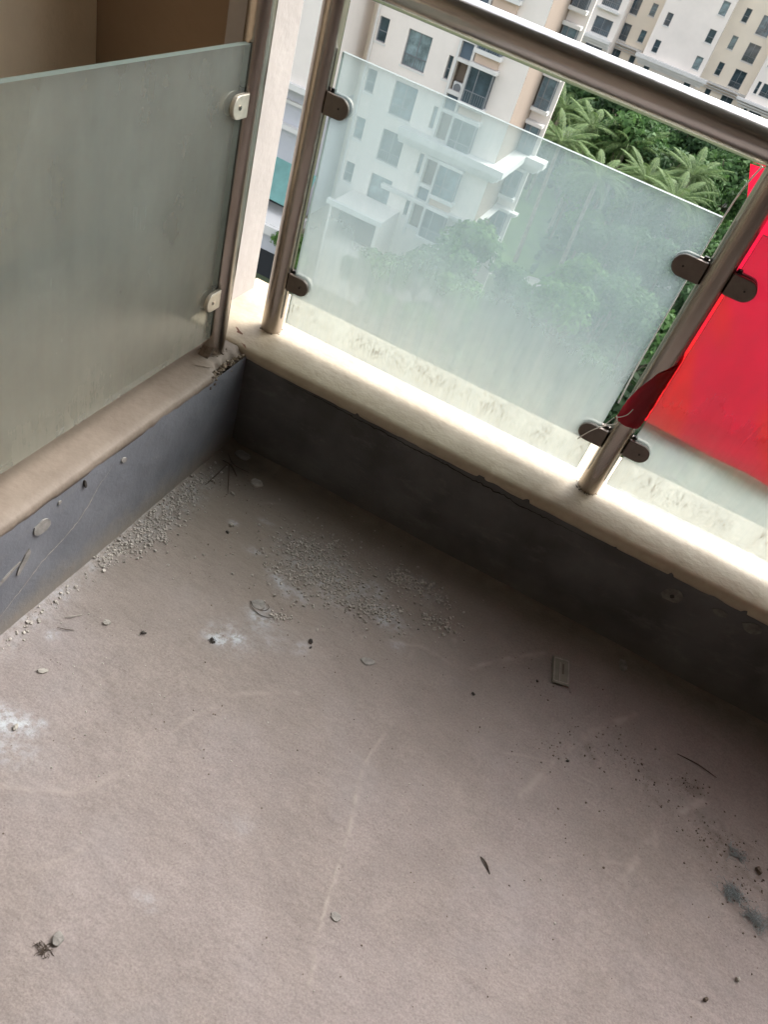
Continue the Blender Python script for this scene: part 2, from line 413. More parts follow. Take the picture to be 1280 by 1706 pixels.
def mesh_np(name, V, F, m_, smooth=True, attrs=None):
    me = bpy.data.meshes.new(name)
    V = np.asarray(V, np.float32); F = np.asarray(F, np.int32); k = F.shape[1]
    me.vertices.add(len(V)); me.vertices.foreach_set('co', V.ravel())
    me.loops.add(F.size); me.loops.foreach_set('vertex_index', F.ravel())
    me.polygons.add(len(F)); me.polygons.foreach_set('loop_start', np.arange(len(F), dtype=np.int32) * k)
    me.polygons.foreach_set('loop_total', np.full(len(F), k, np.int32))
    if smooth: me.polygons.foreach_set('use_smooth', np.ones(len(F), bool))
    me.materials.append(m_)
    me.update(calc_edges=True)
    for nm, a in (attrs or {}).items():
        at = me.attributes.new(nm, 'FLOAT', 'POINT'); at.data.foreach_set('value', np.asarray(a, np.float32))
    return me

def lattice(xs, ys):
    X, Y = np.meshgrid(xs, ys, indexing='ij'); n, k = X.shape
    idx = np.arange(n * k).reshape(n, k)
    F = np.stack([idx[:-1, :-1], idx[1:, :-1], idx[1:, 1:], idx[:-1, 1:]], -1).reshape(-1, 4)
    return X.ravel(), Y.ravel(), F

# ================================================================== SETTING: ground far below
GZ = -24.0
gx = MB(); gx.box(-3000, 3000, -2000, 5000, GZ - 1, GZ); tag(gx.build('ground', M['ground']), kind='structure')
def sheet(name, poly, z, m_):
    b = MB(); b.add([(x, y, z) for x, y in poly], [tuple(range(len(poly)))]); return tag(b.build(name, m_), kind='structure')
sheet('lawn', [(-18, 58), (-6.5, 60), (-4, 72), (-6, 88), (-14, 92), (-20, 80)], GZ + 0.02, M['lawn'])
pb = MB()
pp = [(-20, 58, 2.2), (-11, 60, 2.0), (-5, 62.5, 1.8), (1, 67, 1.6), (5, 76, 1.6), (4, 88, 1.6), (-6, 97, 1.6)]
for (xa, ya, wa), (xb, yb, wb) in zip(pp, pp[1:]):
    dx, dy = xb - xa, yb - ya; l = math.hypot(dx, dy); nx, ny = -dy / l, dx / l
    pb.quad((xa - nx * wa / 2, ya - ny * wa / 2, GZ + 0.05), (xb - nx * wb / 2, yb - ny * wb / 2, GZ + 0.05), (xb + nx * wb / 2, yb + ny * wb / 2, GZ + 0.05), (xa + nx * wa / 2, ya + ny * wa / 2, GZ + 0.05))
tag(pb.build('path', M['path']), kind='structure')

# ================================================================== buildings
def facade(b, P, ad, nd, a0, a1, z0, z1, holes, depth=0.22):
    """wall sheet through P along ad (horizontal) with real openings; nd points outwards"""
    P = Vector(P); ad = Vector(ad); nd = Vector(nd)
    xs = sorted({a0, a1, *[h[0] for h in holes], *[h[1] for h in holes]}); zs = sorted({z0, z1, *[h[2] for h in holes], *[h[3] for h in holes]})
    xs = [x for x in xs if a0 <= x <= a1]; zs = [z for z in zs if z0 <= z <= z1]
    pt = lambda a, z, d=0.0: P + ad * a + Vector((0, 0, z)) - nd * d
    for i in range(len(xs) - 1):
        for j in range(len(zs) - 1):
            cx, cz = (xs[i] + xs[i + 1]) / 2, (zs[j] + zs[j + 1]) / 2
            if any(h[0] < cx < h[1] and h[2] < cz < h[3] for h in holes): continue
            b.quad(pt(xs[i], zs[j]), pt(xs[i + 1], zs[j]), pt(xs[i + 1], zs[j + 1]), pt(xs[i], zs[j + 1]))
    for h in holes:
        if not (a0 <= h[0] and h[1] <= a1 and z0 <= h[2] and h[3] <= z1): continue
        q = [(h[0], h[2]), (h[1], h[2]), (h[1], h[3]), (h[0], h[3])]
        for k in range(4):
            (xa, za), (xb, zb) = q[k], q[(k + 1) % 4]
            b.quad(pt(xa, za), pt(xa, za, depth), pt(xb, zb, depth), pt(xb, zb))

_cache = {}
def window_meshes(w, h, style):
    k = (round(w, 2), round(h, 2), style)
    if k in _cache: return _cache[k]
    f = MB(); t = 0.06; y0, y1 = 0.10, 0.16
    f.box(0, t, y0, y1, 0, h); f.box(w - t, w, y0, y1, 0, h); f.box(t, w - t, y0, y1, 0, t); f.box(t, w - t, y0, y1, h - t, h)
    if style == 'big':
        f.box(w * .5 - .03, w * .5 + .03, y0 + .005, y1 - .005, t, h - t); f.box(t, w - t, y0 + .01, y1 - .01, h * .30, h * .30 + .05)
        for i in range(9):                                      # wire guard before the lower sash
            x = t + (w - 2 * t) * (i + .5) / 9; f.box(x - .015, x + .015, 0.055, 0.075, 0.05, h * .32)
        f.box(0.02, w - 0.02, 0.05, 0.08, h * .32, h * .32 + .03)
    elif style == 'small':
        f.box(t, w - t, y0 + .005, y1 - .005, h * .42, h * .42 + .05)
    fm = f.mesh('window'); fm.materials.append(M['win_frame'])
    pm = {}
    for i, m_ in enumerate(('pane_a', 'pane_b', 'pane_c')):
        p = MB(); p.box(t * .5, w - t * .5, 0.125, 0.135, t * .5, h - t * .5); me = p.mesh('pane'); me.materials.append(M[m_]); pm[i] = me
    s = MB(); s.box(-0.08, w + 0.08, -0.10, 0.09, -0.12, -0.004); sm = s.mesh('sill'); sm.materials.append(M['trim'])
    _cache[k] = (fm, pm, sm); return _cache[k]

def put_window(parent, x, y, z, w, h, style, sill=True, rz=0.0, weights=(5, 4, 2)):
    fm, pm, sm = window_meshes(w, h, style)
    o = link('window', fm, parent, (x, y, z), (0, 0, rz))
    link('pane', pm[random.choices((0, 1, 2), weights)[0]], o)
    if sill: link('sill', sm, o)
    return o

def bay_meshes(w, h):
    k = ('bay', round(w, 2), round(h, 2))
    if k in _cache: return _cache[k]
    d = 0.55; b = MB().use(M['trim'])
    b.box(-0.12, w + 0.12, -d - 0.12, -0.003, -0.22, 0.0); b.box(-0.12, w + 0.14, -d - 0.15, -0.003, h, h + 0.2)   # foot and head ledges
    b.use(M['win_frame'])
    for x in (0, w * .36, w - .06): b.box(x, x + .06, -d, -d + .06, 0.002, h - .002)
    b.box(w - .06, w, -.07, -.006, 0.002, h - .002); b.box(0, .06, -.07, -.006, 0.002, h - .002)
    b.box(.06, w - .06, -d + .01, -d + .05, h * .32, h * .32 + .05)
    for i in range(10): x = .1 + (w - .2) * i / 9; b.box(x - .012, x + .012, -d - .03, -d - .01, .03, h * .33)
    fm = b.mesh('bay_window')
    ps = []
    for m_ in ('pane_a', 'pane_b'):
        p = MB(); p.box(.02, w - .02, -d + .025, -d + .035, .003, h - .003); p.box(w - .035, w - .025, -d + .04, -.01, .003, h - .003); p.box(.025, .035, -d + .04, -.01, .003, h - .003)
        me = p.mesh('pane'); me.materials.append(M[m_]); ps.append(me)
    _cache[k] = (fm, ps); return _cache[k]

def put_bay(parent, x, y, z, w, h):
    fm, ps = bay_meshes(w, h); o = link('bay_window', fm, parent, (x, y, z)); link('pane', random.choice(ps), o); return o

def ax(D, u): return 0.699 + D * u
def az(D, v): return 1.266 + D * v

# ---- the near block --------------------------------------------------
D1 = 50.0; Y1 = -1.406 + D1; FH = 2.875
D2 = 55.3; Y2 = -1.406 + D2
A = empty('apartment_block', 'nearest cream apartment block with bay windows and a thick white cornice, behind the frosted pane', 'building', (ax(D1, -.3), Y1, GZ))
Ai = lambda o: o
XL, XR, ZT = ax(D1, -.4095), ax(D1, -.2105), 13.0
holes = []; wins = []
for n in range(-4, 7):
    dz = -FH * n
    def reg(u0, u1, v0, v1, st):
        a = (ax(D1, u0), ax(D1, u1), az(D1, v1) + dz, az(D1, v0) + dz)
        if a[2] > GZ + 4.5 and a[3] < ZT - .5: holes.append(a); wins.append((a, st))
    reg(-.4035, -.3903, -.1825, -.2092, 'small'); reg(-.3640, -.3325, -.183, -.2222, 'big'); reg(-.3070, -.3010, -.1922, -.218, 'slim')
    reg(-.2955, -.2802, -.1685, -.1902, 'louver'); reg(-.2955, -.2802, -.1945, -.2297, 'recess')
W0 = lambda p: tuple(p)
b = MB()
facade(b, (0, Y1, 0), (1, 0, 0), (0, -1, 0), XL, XR, GZ, ZT, [(h[0], h[1], h[2], h[3]) for h in holes], 0.24)
b.quad((XL, Y1, GZ), (XL, Y1, ZT), (XL, Y2, ZT), (XL, Y2, GZ))
b.quad((XL, Y1, ZT), (XR - .402, Y1, ZT), (XR - .402, Y2, ZT), (XL, Y2, ZT))
def place(o, parent):
    """keep a mesh written in world coordinates where it is, under a moved parent"""
    o.parent = parent; o.matrix_parent_inverse = Matrix.Translation(-Vector(parent.location)); return o
place(b.build('wall', M['facade']), A)
X2 = XR; XE = ax(D2, -.1660)
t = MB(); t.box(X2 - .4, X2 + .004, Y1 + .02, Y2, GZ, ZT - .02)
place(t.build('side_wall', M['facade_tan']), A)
t = MB(); t.box(X2 + .006, XE, Y2, Y2 + .2, GZ, ZT - .3)
place(t.build('rear_wall', M['facade']), A)
ia = Matrix.Translation(-Vector(A.location))
for a, st in wins:
    w, h = a[1] - a[0], a[3] - a[2]
    p = Vector((a[0], Y1 + .06, a[2])) - Vector(A.location)
    if st in ('small', 'big', 'slim'):
        put_window(A, p.x, p.y, p.z, w, h, 'big' if st == 'big' else 'small', sill=True)
    elif st == 'louver':
        lv = MB()
        for i in range(11):
            z = h * (i + .5) / 11; lv.add([(0.01, .02, z - .07), (w - .01, .02, z - .07), (w - .01, .13, z + .03), (0.01, .13, z + .03), (0.01, .035, z - .07), (w - .01, .035, z - .07), (w - .01, .145, z + .03), (0.01, .145, z + .03)],
                                              [(0, 1, 2, 3), (7, 6, 5, 4), (0, 4, 5, 1), (2, 6, 7, 3), (1, 5, 6, 2), (0, 3, 7, 4)])
        lv.box(0.0, w, .17, .175, 0.0, h)
        if 'lv' not in _cache: lv.mats = [M['louver']]; _cache['lv'] = lv.mesh('louver')
        link('louver', _cache['lv'], A, p)
    else:
        if 'rc' not in _cache:
            r = MB(); r.box(0.003, w - .003, .72, .74, 0.003, h - .003); r.box(0.003, .02, .19, .72, .003, h - .003); r.box(w - .02, w - .003, .19, .72, .003, h - .003)
            r.box(.02, w - .02, .19, .72, .003, .02); r.box(.02, w - .02, .19, .72, h - .02, h - .003); r.mats = [M['facade_tan']]; _cache['rc'] = r.mesh('service_recess')
        link('service_recess', _cache['rc'], A, p)
# white frame of the service stack, bay windows, ledges, cornices
fr = MB()
for u0, u1 in ((-.2988, -.2957), (-.2800, -.2768)): fr.box(ax(D1, u0), ax(D1, u1), Y1 - .16, Y1 - .003, GZ + 4.6, ZT - 1)
for n in range(-4, 7):
    for v0, v1 in ((-.1905, -.1942), (-.2300, -.2338 + .0085)):
        z0, z1 = az(D1, v1) - FH * n, az(D1, v0) - FH * n
        if GZ + 5 < min(z0, z1) and max(z0, z1) < ZT - 1.2: fr.box(ax(D1, -.2957) + .003, ax(D1, -.2800) - .003, Y1 - .13, Y1 - .003, min(z0, z1), max(z0, z1))
place(fr.build('stack_frame', M['trim']), A)
for n in range(-4, 7):
    z = az(D1, -.2302) - FH * n
    if z < GZ + 4.6 or z > ZT - 4: continue
    o = put_bay(A, ax(D1, -.2745) - A.location.x, Y1 - A.location.y, z - A.location.z, (ax(D1, -.2445) - ax(D1, -.2745)), 1.93)
    sb = MB(); sb.box(ax(D1, -.2740), ax(D1, -.2450), Y1 - .35, Y1 - .005, z + 2.15, z + FH - .23); place(sb.build('spandrel', M['peach']), A)
for n in range(-4, 7):
    z = az(D2, -.2052) - FH * n
    if z < GZ + 4.6 or z > ZT - 4: continue
    put_bay(A, ax(D2, -.1885) - A.location.x, Y2 - A.location.y, z - A.location.z, ax(D2, -.1712) - ax(D2, -.1885), 1.85)
def cornice(name, zt, zb, xl, out):
    cb = MB(); hh = zt - zb
    for (f0, f1, o_) in ((0, .22, out * .45), (.22, .55, out * .72), (.55, 1.0, out)):
        z0, z1 = zb + hh * f0, zb + hh * f1
        cb.box(xl, XR + o_, Y1 - o_, Y1 - .003, z0 + (.001 if f0 else 0), z1)
        cb.box(XR + .006, XR + o_, Y1 - .002, Y2 - o_ - .003, z0 + .001, z1 - .001)
        cb.box(XR + .006, XE + o_, Y2 - o_, Y2 - .003, z0 + .002, z1 - .002)
        cb.box(XE + .003, XE + o_, Y2 - .002, Y2 + .2, z0 + .003, z1 - .003)
    return place(cb.build(name, M['trim']), A)
cornice('cornice', az(49.2, -.2880), az(49.2, -.3078), ax(D1, -.338), 0.95)
cornice('string_course', az(49.7, -.3630), az(49.7, -.3700), ax(D1, -.345), 0.4)
pp_ = MB(); pp_.tube([(ax(D1, -.4085) + .12, Y1 - .1, GZ + 6), (ax(D1, -.4085) + .12, Y1 - .1, ZT - 1)], .06, 8)
place(pp_.build('drain_pipe', M['trim'], smooth=True), A)
# air conditioner standing in the recess
acx, acz = ax(D1, -.2925), az(D1, -.2297)
ac = empty('air_conditioner', 'white air conditioner unit standing in the window recess of the nearest block', 'air conditioner', (acx + .3, Y1 + .42, acz + .025))
k = MB(); k.box(-.36, .36, -.14, .14, .0, .62); bevel(k.build('casing', M['ac'], ac), .02)
k = MB(); ring = [(.27 * math.cos(q) * .9 - .06, -.15, .31 + .25 * math.sin(q)) for q in np.linspace(0, 2 * math.pi, 17)[:-1]]
k.extrude(ring, (0, .006, 0)); k.build('fan_grille', M['win_frame'], ac)
# recessed wing on the left of the block + podium
wing = MB(); wing.box(ax(51.5, -.452), XL - .006, -1.406 + 51.5, Y2, GZ, ZT - 1); place(wing.build('recessed_wall', M['facade_warm']), A)
Dp = 46.6; yp = -1.406 + Dp
pd = empty('podium', 'low cream podium with a deep dark opening at the foot of the nearest block', 'building', (ax(Dp, -.37), yp, GZ))
b = MB(); xa, xb = ax(Dp, -.412), ax(Dp, -.334); zt = az(Dp, -.4155); zo = az(Dp, -.421); zl = az(Dp, -.470)
facade(b, (0, yp, 0), (1, 0, 0), (0, -1, 0), xa, xb, GZ, zt, [(xa + .15, xb - .2, zl, zo)], 1.6)
b.quad((xa, yp, zt), (xb, yp, zt), (xb, Y1 - .006, zt), (xa, Y1 - .006, zt)); b.quad((xb, yp, GZ), (xb, Y1 - .006, GZ), (xb, Y1 - .006, zt), (xb, yp, zt)); b.quad((xa, yp, GZ), (xa, yp, zt), (xa, Y1 - .006, zt), (xa, Y1 - .006, GZ))
place(b.build('wall', M['facade']), pd)
b = MB(); b.box(xa - .2, xb + .2, yp - .3, yp - .003, zt - .1, zt + .22); place(b.build('coping', M['trim']), pd)
b = MB(); b.box(xa + .1, xb - .1, yp + 1.61, yp + 1.65, zl - .1, zo + .1); place(b.build('void_wall', M['dark_void']), pd)

# ---- the side wing seen in the slot beside the pillar -----------------
D3 = 47.0; Y3 = -1.406 + D3
Wg = empty('side_wing', 'white side wing with a teal sheet awning, in the slot beside the pillar', 'building', (ax(D3, -.5), Y3, GZ))
xa, xb = ax(D3, -.62), ax(D3, -.4535)
b = MB(); z2 = az(D3, -.302); z3 = az(D3, -.348); z4 = az(D3, -.44); z5 = az(D3, -.46)
b.box(xa, xb, Y3, Y3 + 18, z2 + .002, 9.0)
place(b.build('upper_wall', M['facade']), Wg)
b = MB(); b.box(xa, xb, Y3 + .7, Y3 + 18, z5, z2); place(b.build('lower_wall', M['greyish']), Wg)
b = MB(); b.box(xa, xb + .15, Y3 - .35, Y3 - .003, az(D3, -.300), az(D3, -.2926)); b.box(xa, xb + .1, Y3 + .2, Y3 + .697, az(D3, -.354), z3); b.box(xa, xb + .1, Y3 + .45, Y3 + .697, az(D3, -.322), az(D3, -.318))
place(b.build('ledge', M['trim']), Wg)
b = MB(); aw = [(xa, Y3 + .69, az(D3, -.394)), (xb + .3, Y3 + .69, az(D3, -.399)), (xb + .3, Y3 - .9, az(D3, -.444)), (xa, Y3 - .9, az(D3, -.438))]
b.extrude(aw, (0, .02, .05)); place(b.build('awning', M['teal']), Wg)
b = MB(); b.box(xa, xb, Y3 + .66, Y3 + .694, z5 - .3, z4 + .6); place(b.build('dark_opening', M['dark_void']), Wg)
Dt = 44.5; yt = -1.406 + Dt
b = MB().use(M['trim']); b.box(xa, xb + .4, yt, Y3 + .65, z5 - .5, z5 - .004); b.box(xa, xb + .5, yt - .3, yt - .003, az(Dt, -.5), az(Dt, -.487)); place(b.build('terrace', M['trim']), Wg)
b = MB(); b.box(xa, xb + .3, yt + .01, yt + .5, GZ, z5 - .51); place(b.build('terrace_wall', M['greyish']), Wg)
b = MB(); b.box(xa, xb + .25, yt - .03, yt + .005, GZ, az(Dt, -.527)); place(b.build('terrace_opening', M['dark_void']), Wg)

# ---- the far block ----------------------------------------------------
D4 = 113.0; Y4 = -1.406 + D4; D5 = 116.0; Y5 = -1.406 + D5; FB = 2.905
B = empty('far_apartment_block', 'large cream apartment block beyond the trees, with rows of narrow windows', 'building', (ax(D4, -.06), Y4, GZ))
BZ = 14.0
def far_part(name, D, u0, u1, specs, m_, zb=GZ):
    Y = -1.406 + D; hs_ = []; st = []
    for (a0, a1, v0, v1, s_, n0, n1) in specs:
        for n in range(n0, n1):
            h_ = (ax(D, a0), ax(D, a1), az(D, v1) - FB * n, az(D, v0) - FB * n)
            if h_[3] < BZ - .6 and h_[2] > zb + .3: hs_.append(h_); st.append(s_)
    bb = MB(); x0, x1 = ax(D, u0), ax(D, u1)
    facade(bb, (0, Y, 0), (1, 0, 0), (0, -1, 0), x0, x1, zb, BZ, hs_, .22)
    bb.quad((x1, Y, zb), (x1, Y + 16, zb), (x1, Y + 16, BZ), (x1, Y, BZ)); bb.quad((x0, Y, zb), (x0, Y, BZ), (x0, Y + 16, BZ), (x0, Y + 16, zb)); bb.quad((x0, Y, BZ), (x1, Y, BZ), (x1, Y + 16, BZ), (x0, Y + 16, BZ))
    place(bb.build(name, m_), B)
    for h_, s_ in zip(hs_, st):
        put_window(B, h_[0] - B.location.x, Y + .05 - B.location.y, h_[2] - B.location.z, h_[1] - h_[0], h_[3] - h_[2], s_, weights=(7, 3, 1))
NN = (-4, 7)
far_part('wall', D4, -.0972, -.0305, [(-.0903, -.0838, -.0760, -.0880, 'small', *NN), (-.0430, -.0355, -.0500, -.0625, 'small', *NN)], M['facade'])
far_part('recessed_wall', D5, -.1335, -.0945, [(-.1310, -.1197, -.0735, -.0895, 'big', *NN), (-.1085, -.1022, -.0735, -.0850, 'small', *NN)], M['facade_warm'])
far_part('recessed_wall', D5, -.0302, .0225, [(-.0188, -.0128, -.0487, -.0610, 'small', *NN), (-.0002, .0125, -.0490, -.0660, 'big', *NN)], M['facade_warm'])
far_part('wing_wall', D4 - .5, .0225, .075, [(.027, .0305, -.0500, -.0620, 'small', *NN), (.033, .0465, -.0500, -.0620, 'big', *NN), (.058, .068, -.049, -.066, 'big', *NN)], M['facade'])
far_part('wing_wall', D4 - 1, -.1700, -.1330, [(-.1600, -.1400, -.0760, -.0915, 'big', *NN)], M['facade'])
far_part('recessed_wall', D5 - .3, .0757, .17, [(.09, .1025, -.049, -.066, 'big', *NN), (.115, .121, -.0487, -.061, 'small', *NN), (.14, .1525, -.049, -.066, 'big', *NN)], M['facade_warm'])
cb = MB()
for o_, f0, f1 in ((.35, 0, .3), (.6, .3, .6), (.85, .6, 1)):
    zb_, zt_ = az(D4, -.1272), az(D4, -.1183); hh = zt_ - zb_
    cb.box(ax(D4, -.0995) - o_ + .4, ax(D4, -.0285) + o_, Y4 - o_, Y4 - .003, zb_ + hh * f0, zb_ + hh * f1)
    cb.box(ax(D5, -.1330), ax(D4, -.0972) - .41, Y5 - o_ * .8, Y5 - .003, zb_ + hh * f0 + .1, zb_ + hh * f1 - .1)
    cb.box(ax(D4, -.0282) + o_, ax(D5, .0220), Y5 - o_ * .8, Y5 - .003, zb_ + hh * f0 - .1, zb_ + hh * f1 - .3)
    cb.box(ax(D4, .0215) - o_, ax(D4, .0760) + o_, Y4 - .5 - o_, Y4 - .503, zb_ + hh * f0 - .05, zb_ + hh * f1 - .2)
    cb.box(ax(D4, -.1700), ax(D4, -.1330), Y4 - 1 - o_, Y4 - 1.003, zb_ + hh * f0 + .05, zb_ + hh * f1)
place(cb.build('cornice', M['trim']), B)
for u in (-.1345, -.142): pass
ledges = MB()
for n in range(-4, 6):
    z = az(D4 - 1, -.0915) - FB * n
    if z < BZ - 4: ledges.box(ax(D4 - 1, -.1625), ax(D4 - 1, -.1375), Y4 - 1.55, Y4 - 1.003, z - .35, z - .13); 
place(ledges.build('balcony_ledge', M['trim']), B)

# ---- our own building below the balcony -------------------------------
ow = empty('own_block', 'cream outer wall of the block that carries this balcony, below its parapet', 'building', (1.5, -1, GZ))
b = MB(); b.box(-.9, 6.0, -9.0, .30, GZ, -.16); place(b.build('wall', M['facade']), ow)

# ================================================================== trees
def leaf_crown(name, n, rx, rz, lobes, size, m_, seed, flat=0.75):
    r = np.random.default_rng(seed)
    ctr = r.normal(size=(lobes, 3)); ctr /= np.linalg.norm(ctr, axis=1)[:, None]; ctr *= (r.random(lobes) ** .5)[:, None]
    ctr = ctr * np.array([rx * .72, rx * .72, rz * .62]); rad = (0.30 + .25 * r.random(lobes)) * rx
    li = r.integers(0, lobes, n)
    d = r.normal(size=(n, 3)); d /= np.linalg.norm(d, axis=1)[:, None]; d[:, 2] = np.where(d[:, 2] < -.3, -d[:, 2], d[:, 2])
    rr = rad[li] * (0.62 + .42 * r.random(n))
    P = ctr[li] + d * rr[:, None] * np.array([1, 1, flat])
    nrm = d + r.normal(size=(n, 3)) * .55 + np.array([0, 0, .35]); nrm /= np.linalg.norm(nrm, axis=1)[:, None]
    t = np.cross(nrm, r.normal(size=(n, 3))); t /= np.linalg.norm(t, axis=1)[:, None]; bt = np.cross(nrm, t)
    s = size * (0.6 + .8 * r.random(n))[:, None]
    V = np.stack([P - t * s, P + bt * s * .45 + nrm * s * .12, P + t * s - nrm * s * .25, P - bt * s * .45 + nrm * s * .12], 1).reshape(-1, 3)
    F = np.arange(4 * n).reshape(n, 4)
    tone = np.clip(.5 + .28 * r.normal(size=n) + .25 * (r.random(lobes)[li] - .5) * 2, 0, 1)
    return mesh_np(name, V, F, m_, smooth=False, attrs={'tone': np.repeat(tone, 4)})

def trunk_mesh(h, r0, seed, branches, rx):
    r = np.random.default_rng(seed); b_ = MB()
    b_.tube([(0, 0, 0), (.1, .05, h * .35), (.05 * r.normal(), .1 * r.normal(), h * .7), (0, 0, h)], [r0, r0 * .8, r0 * .6, r0 * .3], 7)
    for i in range(branches):
        q = 2 * math.pi * i / branches + r.random(); z = h * (.45 + .3 * r.random()); e = rx * (.5 + .3 * r.random())
        b_.tube([(0, 0, z), (math.cos(q) * e * .5, math.sin(q) * e * .5, z + h * .15), (math.cos(q) * e, math.sin(q) * e, z + h * .35)], [r0 * .45, r0 * .3, r0 * .12], 5)
    me = b_.mesh('trunk', True); me.materials.append(M['bark']); return me

KINDS = []
for i, (h, rx, rz, lob, sz, m_, n) in enumerate([(8.2, 3.0, 2.7, 16, .26, 'leaf_a', 2600), (9.5, 3.5, 3.2, 18, .30, 'leaf_b', 2800), (10.5, 3.0, 3.6, 16, .27, 'leaf_c', 2600), (7.0, 2.6, 2.2, 14, .24, 'leaf_b', 2200)]):
    KINDS.append((h, leaf_crown('crown', n, rx, rz, lob, sz, M[m_], 100 + i), trunk_mesh(h, .2, 200 + i, 6, rx)))
TL = ['bright green leafy tree in the garden between the blocks', 'mid green leafy tree in the garden between the blocks', 'dark green tall tree in the garden between the blocks', 'low spreading green tree in the garden between the blocks']
def put_tree(kind, x, y, s, top=None):
    h, cm, tm = KINDS[kind]
    o = empty('garden_tree', TL[kind], 'tree', (x, y, GZ), random.uniform(0, 6.28), 'leafy trees in the garden between the blocks')
    sz = random.uniform(.9, 1.1)
    link('trunk', tm, o, (0, 0, 0), None, (s, s, s * sz)); link('crown', cm, o, (0, 0, h * s * sz * .92), None, (s, s, s * sz))
placed = []
def gap(x, y):
    D = y + 1.406; u = (x - .699) / D
    if -.205 < u < -.115 and D < 84: return True
    if -.115 < u < -.05 and 47 < D < 66: return True
    return False
tries = 0
while len(placed) < 105 and tries < 6000:
    tries += 1
    y = random.uniform(42, 107); D = y + 1.406; u = random.uniform(-.165 if D > 58 else -.19, .20); x = ax(D, u)
    if x < XE + 3.0 and y < Y2 + 6: continue
    if y > 104 and False: continue
    if gap(x, y): continue
    if any((x - a) ** 2 + (y - c) ** 2 < 3.3 ** 2 for a, c in placed): continue
    placed.append((x, y))
    far = D > 70
    kd = random.choices((0, 1, 2, 3), (4, 3, 3, 2) if far else (2, 3, 4, 3))[0]
    put_tree(kd, x, y, random.uniform(.85, 1.12) * (.74 if D > 92 else .92 if far else .72))
for u_, D_, s_ in ((-.32, 44, .55), (-.285, 45, .6), (-.255, 46, .7), (-.225, 45.5, .62), (-.20, 44, .7), (-.24, 42, .5), (-.35, 43, .45), (-.30, 42, .42), (-.20, 49, .8)):
    put_tree(random.choice((0, 1, 2, 3)), ax(D_, u_), D_ - 1.406, s_)
for (x, y, s) in ((-12.5, 78, .6), (-8.5, 86, .9), (-11, 92, 1.0), (-15, 88, 1.0), (-6.2, 50, .5), (-9.5, 47, .5), (-19.5, 42.4, .42), (-18.7, 42.0, .35)):
    put_tree(random.choice((0, 1, 3)), x, y, s)
# palms: every frond its own part
def frond_mesh(L_, seed, droop):
    r = np.random.default_rng(seed); V = []; F = []; T = []
    n = 22; pts = []
    for i in range(n + 1):
        s = i / n; pts.append(np.array([L_ * (s - .10 * s * s * droop), 0.0, L_ * (.42 * s - droop * .62 * s * s)]))
    for i in range(n):
        a, c = pts[i], pts[i + 1]; w = .035 * (1 - i / n) + .008
        k = len(V); V += [a + [0, -w, 0], a + [0, w, 0], c + [0, w * .8, 0], c + [0, -w * .8, 0]]; F.append((k, k + 1, k + 2, k + 3)); T += [.9] * 4
        if i < 2: continue
        s = i / n; ll = L_ * .21 * (math.sin(math.pi * min(1, .15 + s * .85)) * .85 + .15)
        for sd in (-1, 1):
            for h_ in (0.0, .5):
                p = a + (c - a) * h_; l2 = ll * r.uniform(.85, 1.1)
                tip = p + np.array([l2 * .62, sd * l2 * .68, -l2 * r.uniform(.25, .5)]); mid = p + np.array([l2 * .32, sd * l2 * .42, -l2 * .05]); wv = np.array([.020, 0, 0]) * L_ / 2.4
                k = len(V); V += [p - wv * .6, p + wv * .6, mid + wv, mid - wv, tip]; F += [(k, k + 1, k + 2, k + 3), (k + 3, k + 2, k + 4, k + 4)]; T += [r.uniform(.1, .9)] * 5
    me = bpy.data.meshes.new('frond'); F2 = [f if f[2] != f[3] else f[:3] for f in F]
    me.from_pydata([tuple(v) for v in V], [], F2); me.materials.append(M['leaf_palm'])
    at = me.attributes.new('tone', 'FLOAT', 'POINT'); at.data.foreach_set('value', np.array(T, np.float32)); me.update(); return me
FR = [frond_mesh(3.5, 300 + i, d) for i, d in enumerate((.55, .8, 1.05, 1.3))]
def put_palm(u, v, D, s, label):
    z = az(D, v); x = ax(D, u); y = -1.406 + D; h = z - GZ
    o = empty('palm_tree', label, 'palm tree', (x, y, GZ), random.uniform(0, 6.28), 'palm trees in the garden between the blocks')
    tb = MB(); bx_, by_ = random.uniform(-.5, .5), random.uniform(-.5, .5)
    tb.tube([(bx_, by_, 0), (bx_ * .6, by_ * .6, h * .4), (bx_ * .2, by_ * .2, h * .75), (0, 0, h)], [.22, .17, .15, .17], 8); tb.build('trunk', M['palm_bark'], o, True)
    nf = 30
    for i in range(nf):
        q = i * 2.39996; lay = i / nf
        me = FR[min(3, int(lay * 4))]
        link('frond', me, o, (0, 0, h), (0, -0.75 * (1 - lay) + .28 + random.uniform(-.12, .12), q), (s, s, s))
PL = [(-.0699, -.2080, 75, 1.15, 'palm with feathery fronds just above the top edge of the frosted pane, in the middle'),
      (-.1431, -.2300, 66, .95, 'palm nearest to the corner of the nearest cream block'),
      (-.1138, -.2050, 76, 1.05, 'yellowish palm between the block corner and the middle palm'),
      (.0120, -.2080, 74, 1.0, 'palm close beside the cord at the right end of the pane'),
      (.0070, -.2380, 65, .95, 'low palm half hidden by the top right corner of the pane'),
      (-.0850, -.2500, 63, .95, 'palm behind the pane below its top edge'),
      (-.0330, -.2320, 70, 1.0, 'palm cut by the top edge of the pane right of the middle palm'),
      (-.1560, -.1990, 82, 1.0, 'palm standing against the bays of the nearest block')]
for p in PL: put_palm(*p)
